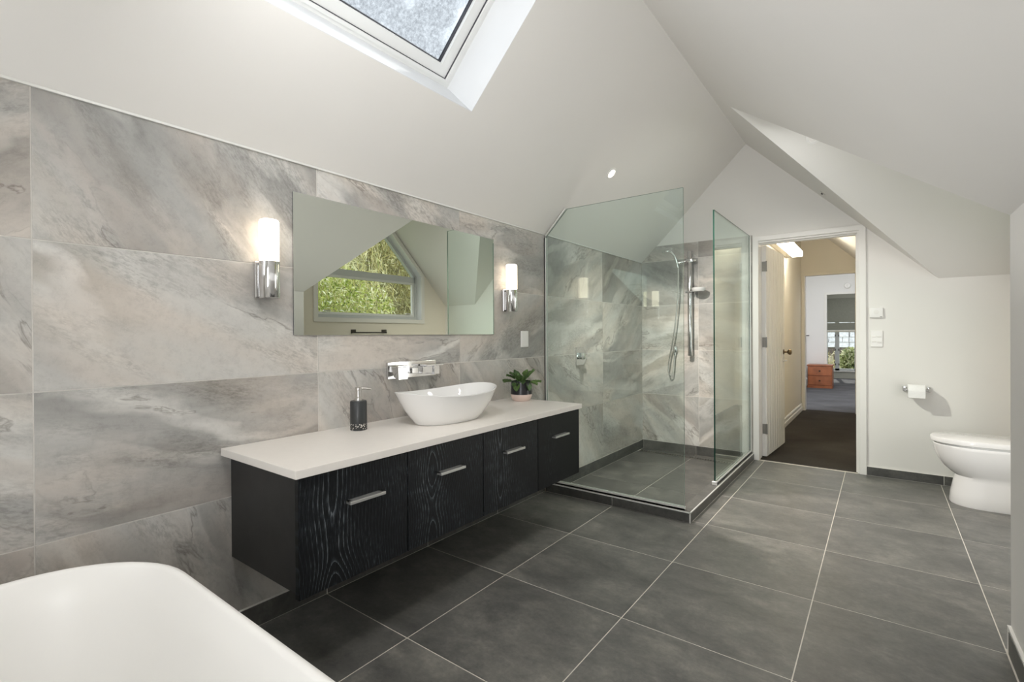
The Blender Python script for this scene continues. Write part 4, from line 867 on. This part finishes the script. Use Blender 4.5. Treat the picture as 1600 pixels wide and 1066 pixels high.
for (x0, zz) in ((1.04, 1.06), (1.115, 1.06), (1.04, 0.70), (1.115, 0.70), (1.04, 0.33), (1.115, 0.33)):
    b = B(); box(b, (x0, 14.80, zz), (x0 + 0.022, 14.815, zz + 0.05)); obj('fitting', b, M['steel_dark'], t)
t = thing('roman_blind', 'grey green roman blind half lowered over the bedroom window', 'blind', (1.18, 14.78, 1.18))
b = B(); box(b, (GX0 - 0.02, 14.765, 1.42), (GX1 + 0.02, 14.78, 2.02)); obj('fabric', b, M['blind'], t)
b = B(); box(b, (GX0 - 0.02, 14.745, 1.22), (GX1 + 0.02, 14.765, 1.40), 0.008); obj('fold', b, M['blind'], t)
b = B(); box(b, (GX0 - 0.02, 14.74, 1.175), (GX1 + 0.02, 14.77, 1.215), 0.004); obj('bottom_rail', b, M['hall_paint'], t)
t = thing('smoke_alarm', 'round white smoke alarm on the bedroom wall', 'alarm', (1.42, BY, 2.14))
b = B(); lathe(b, (1.42, BY - 0.0005, 2.14), [(0.062, 0), (0.060, -0.02), (0.045, -0.032)], 28, 'y'); hb_ = obj('housing', b, M['plastic'], t, smooth=True)
b = B(); lathe(b, (1.42, BY - 0.032, 2.14), [(0.022, -0.0003), (0.018, -0.006)], 20, 'y'); obj('grille', b, M['gloss'], hb_, smooth=True)
t = thing('bedside_drawers', 'red-brown wooden bedside chest with two drawers in the bedroom', 'drawers', (0.96, 12.15, 0.003))
x0, x1, y0, y1 = 0.735, 1.18, 11.95, 12.35
b = B(); box(b, (x0 + 0.006, y0 + 0.012, 0.0035), (x1 - 0.006, y1, 0.462)); box(b, (x0, y0 - 0.002, 0.0035), (x1, y0 + 0.02, 0.055)); obj('carcass', b, M['red_wood'], t)
b = B(); box(b, (x0 - 0.005, y0 - 0.012, 0.462), (x1 + 0.008, y1, 0.487), 0.003); obj('top', b, M['red_wood'], t)
for z0 in (0.064, 0.265):
    b = B(); box(b, (x0 + 0.018, y0 - 0.004, z0), (x1 - 0.018, y0 + 0.012, z0 + 0.187), 0.003); dd = obj('drawer', b, M['red_wood'], t)
    b = B(); lathe(b, ((x0 + x1) / 2, y0 - 0.004, z0 + 0.095), [(0.010, 0), (0.009, -0.012), (0.018, -0.018), (0.014, -0.026)], 18, 'y'); obj('knob', b, M['dark_wood'], dd, pivot=((x0 + x1) / 2, y0, z0 + 0.095), smooth=True)
t = thing('bed', 'corner of a bed with white linen beside the bedside chest', 'bed', (0.0, 11.3, 0.003))
b = B(); box(b, (-0.9, 10.35, 0.0035), (0.60, 12.35, 0.26), 0.01); obj('base', b, M['dark_wood'], t)
b = B(); box(b, (-0.93, 10.3, 0.26), (0.655, 12.35, 0.46), 0.06, 4); obj('mattress', b, M['linen'], t, smooth=True)
b = B(); prism(b, [(0.62, 11.2, 0.44), (0.70, 11.2, 0.40), (0.79, 11.2, 0.23), (0.765, 11.2, 0.22), (0.64, 11.2, 0.36)], (0, 0.25, 0)); obj('bedspread', b, M['linen'], t)
t = thing('metal_pole', 'thin dark metal pole with a short arm beside the bed', 'lamp', (0.665, 12.3, 0.003))  # plain metal post with an arm, gives no light
b = B(); tube(b, [(0.668, 12.33, 0.004), (0.668, 12.33, 1.10)], 0.008, 8); obj('pole', b, M['steel_dark'], t)
b = B(); tube(b, [(0.668, 12.33, 1.095), (0.735, 12.33, 1.095)], 0.011, 8); obj('arm', b, M['steel_dark'], t)
t = thing('wooden_chest', 'dark brown wooden chest just inside the bedroom, mostly hidden by the door frame', 'chest', (2.0, 8.85, 0.003))
b = B(); box(b, (1.742, 8.52, 0.04), (2.3, 9.0, 0.47), 0.004); obj('body', b, M['dark_wood'], t)
b = B(); box(b, (1.738, 8.515, 0.47), (2.32, 9.02, 0.50), 0.004); obj('top', b, M['dark_wood'], t)
for (xx, yy) in ((1.76, 8.54), (2.25, 8.54), (1.76, 8.95), (2.25, 8.95)): b = B(); box(b, (xx, yy, 0.0035), (xx + 0.04, yy + 0.04, 0.04)); obj('foot', b, M['dark_wood'], t)
light('bedroom_fill', 'AREA', (1.6, 10.2, 2.75), 28, (0.97, 0.98, 1.0), 2.2, 2.2, to=(1.6, 10.2, 0))  # added fill under the bedroom ceiling, facing the floor
light('bay_fill', 'AREA', (1.5, 13.6, 2.28), 8, (0.97, 0.98, 1.0), 1.0, 1.0, to=(1.5, 13.6, 0))  # extra panel added at the bay ceiling to lift its brightness

# ------------------------------------------------------------------ outdoors
def leaf_cloud(name, parent, mat, c, rad, n, size, seed, elong=1.6, twig=False):
    rg = random.Random(seed); vs = []; fs = []
    for i in range(n):
        while True:
            p = Vector((rg.uniform(-1, 1), rg.uniform(-1, 1), rg.uniform(-1, 1)))
            if 0.25 < p.length < 1: break
        p = Vector((c[0] + p.x * rad[0], c[1] + p.y * rad[1], c[2] + p.z * rad[2]))
        u = Vector((rg.gauss(0, 1), rg.gauss(0, 1), rg.gauss(0, 1)))
        if twig: u.z = -abs(u.z) * 2.2
        u.normalize(); v = u.cross(Vector((rg.gauss(0, 1), rg.gauss(0, 1), rg.gauss(0, 1)))).normalized()
        s_ = size * rg.uniform(0.6, 1.4); u = u * s_ * elong; v = v * s_ * (0.10 if twig else 0.5); k = len(vs)
        vs += [p - u, p + v, p + u, p - v]; fs.append((k, k + 1, k + 2, k + 3))
    me = bpy.data.meshes.new(name); me.from_pydata([tuple(v) for v in vs], [], fs); me.materials.append(mat)
    o = bpy.data.objects.new(name, me); C.objects.link(o); o.parent = parent; o.location = -Vector(parent.location); o['kind'] = 'stuff'; return o
def tree(name, label, loc, trunk_mat, parts, h, seed):
    t = thing(name, label, 'tree', loc, None); rg = random.Random(seed)
    b = B(); L0 = Vector(loc); tube(b, [L0, L0 + Vector((0.05, 0.1, h * 0.4)), L0 + Vector((0, 0.0, h))], [0.12, 0.09, 0.04], 10); obj('trunk', b, trunk_mat, t, smooth=True)
    for k in range(9):
        b = B(); z = h * rg.uniform(0.3, 0.95); a = rg.uniform(0, 2 * PI); p0 = L0 + Vector((0, 0, z)); ln = rg.uniform(0.5, 0.9) * min(1.0, h / 4.5) 
        p1 = p0 + Vector((math.cos(a), math.sin(a), rg.uniform(0.2, 0.9))) * ln * 0.5; p2 = p1 + Vector((math.cos(a + 0.4), math.sin(a + 0.4), rg.uniform(-0.1, 0.9))) * ln * 0.5
        tube(b, [p0, p1, p2], [0.03, 0.018, 0.006], 6); obj('branch', b, trunk_mat, t)
    for i, (m_, c_, rd, n_, sz, tw) in enumerate(parts): leaf_cloud('twigs' if tw else 'foliage', t, m_, c_, rd, n_, sz, seed + i, twig=tw)
    return t
GRD = -2.6
tree('garden_tree', 'fresh green leafy tree outside the pointed window', (6.0, 4.7, GRD), M['bark_pale'], [(M['fol_green'], (6.0, 4.7, 1.5), (1.0, 1.7, 1.05), 15000, 0.026, False), (M['fol_straw'], (6.0, 4.8, 1.9), (0.9, 1.7, 1.2), 3500, 0.08, True)], 4.4, 11)
tree('weeping_tree', 'straw coloured twiggy weeping tree outside the pointed window', (8.3, 7.6, GRD), M['bark'], [(M['fol_straw'], (8.3, 7.6, 2.6), (0.95, 2.6, 2.6), 15000, 0.11, True), (M['fol_straw'], (8.3, 7.6, 2.6), (0.95, 2.6, 2.4), 16000, 0.030, False)], 6.0, 23)
tree('background_tree', 'darker green tree behind the other garden trees', (11.3, 9.0, GRD), M['bark'], [(M['fol_dark'], (11.3, 9.0, 2.0), (1.2, 5.2, 4.4), 9000, 0.15, False), (M['fol_straw'], (10.9, 8.8, 2.2), (1.0, 5.0, 4.0), 9000, 0.08, False)], 5.2, 37)
tree('bay_shrub', 'cream and green shrub outside the bedroom window', (1.26, 17.6, GRD), M['bark_pale'], [(M['fol_yellow'], (1.26, 17.6, 0.25), (0.30, 0.30, 0.48), 1600, 0.045, False)], 3.0, 51)
tree('bare_shrub', 'bare branching shrub outside the bedroom window', (0.86, 16.1, GRD), M['bark_pale'], [(M['fol_straw'], (0.86, 16.1, 0.25), (0.22, 0.25, 0.40), 160, 0.09, True)], 3.1, 63)
def roof_house(name, label, org, ux, up, nu, nv, wu, wv, mat_w, mat_t, wall_dir, wall_h):
    t = thing(name, label, 'house', org); U = Vector(ux).normalized(); V = Vector(up).normalized(); Nn = U.cross(V).normalized(); O = Vector(org)
    b = B(); prism(b, [O, O + U * nu * wu, O + U * nu * wu + V * nv * wv, O + V * nv * wv], -Nn * 0.05); obj('roof_deck', b, mat_w, t)
    b = B()
    for j in range(nv):
        for i in range(nu):
            p = O + U * (i + (0.5 if j % 2 else 0)) * wu + V * j * wv
            prism(b, [p + Nn * 0.03, p + U * wu * 0.96 + Nn * 0.03, p + U * wu * 0.96 + V * wv * 1.02 + Nn * 0.004, p + V * wv * 1.02 + Nn * 0.004], -Nn * 0.02)
    o = obj('shingles', b, mat_t, t); o['kind'] = 'stuff'
    b = B(); box(b, O + Vector((0, 0, -wall_h)) , O + U * nu * wu + Vector(wall_dir) + Vector((0, 0, -0.05))); obj('wall', b, mat_w, t); return t
M['shingle'] = simple('pale_shingle', (0.62, 0.62, 0.62), 0.8, noise=0.2, scale=12)
M['brick_wall'] = simple('reddish_wall', (0.13, 0.10, 0.095), 0.9, noise=0.2, scale=30)
M['roof_gap'] = simple('roof_underlay', (0.10, 0.10, 0.11), 0.9)
roof_house('neighbour_house', 'neighbouring house with pale shingled roof seen through the bedroom window', (-2.7, 21.0, 0.62), (1, 0, 0), (0, 0.75, 0.66), 14, 9, 0.42, 0.28, M['brick_wall'], M['shingle'], (0, 3, 0), 3.2)
roof_house('tiled_house', 'house with pale tiled roof behind the near gable window', (3.6, -3.4, 1.0), (-1, 0, 0), (0, -0.8, 0.62), 16, 10, 0.32, 0.24, M['roof_gap'], M['shingle'], (0, -3, 0), 3.4)
tag(obj('garden_lawn', box(B(), (-14, -14, GRD - 0.3), (22, 34, GRD)), M['fol_dark']), 'dark green garden lawn far below the windows', 'lawn', kind='structure')
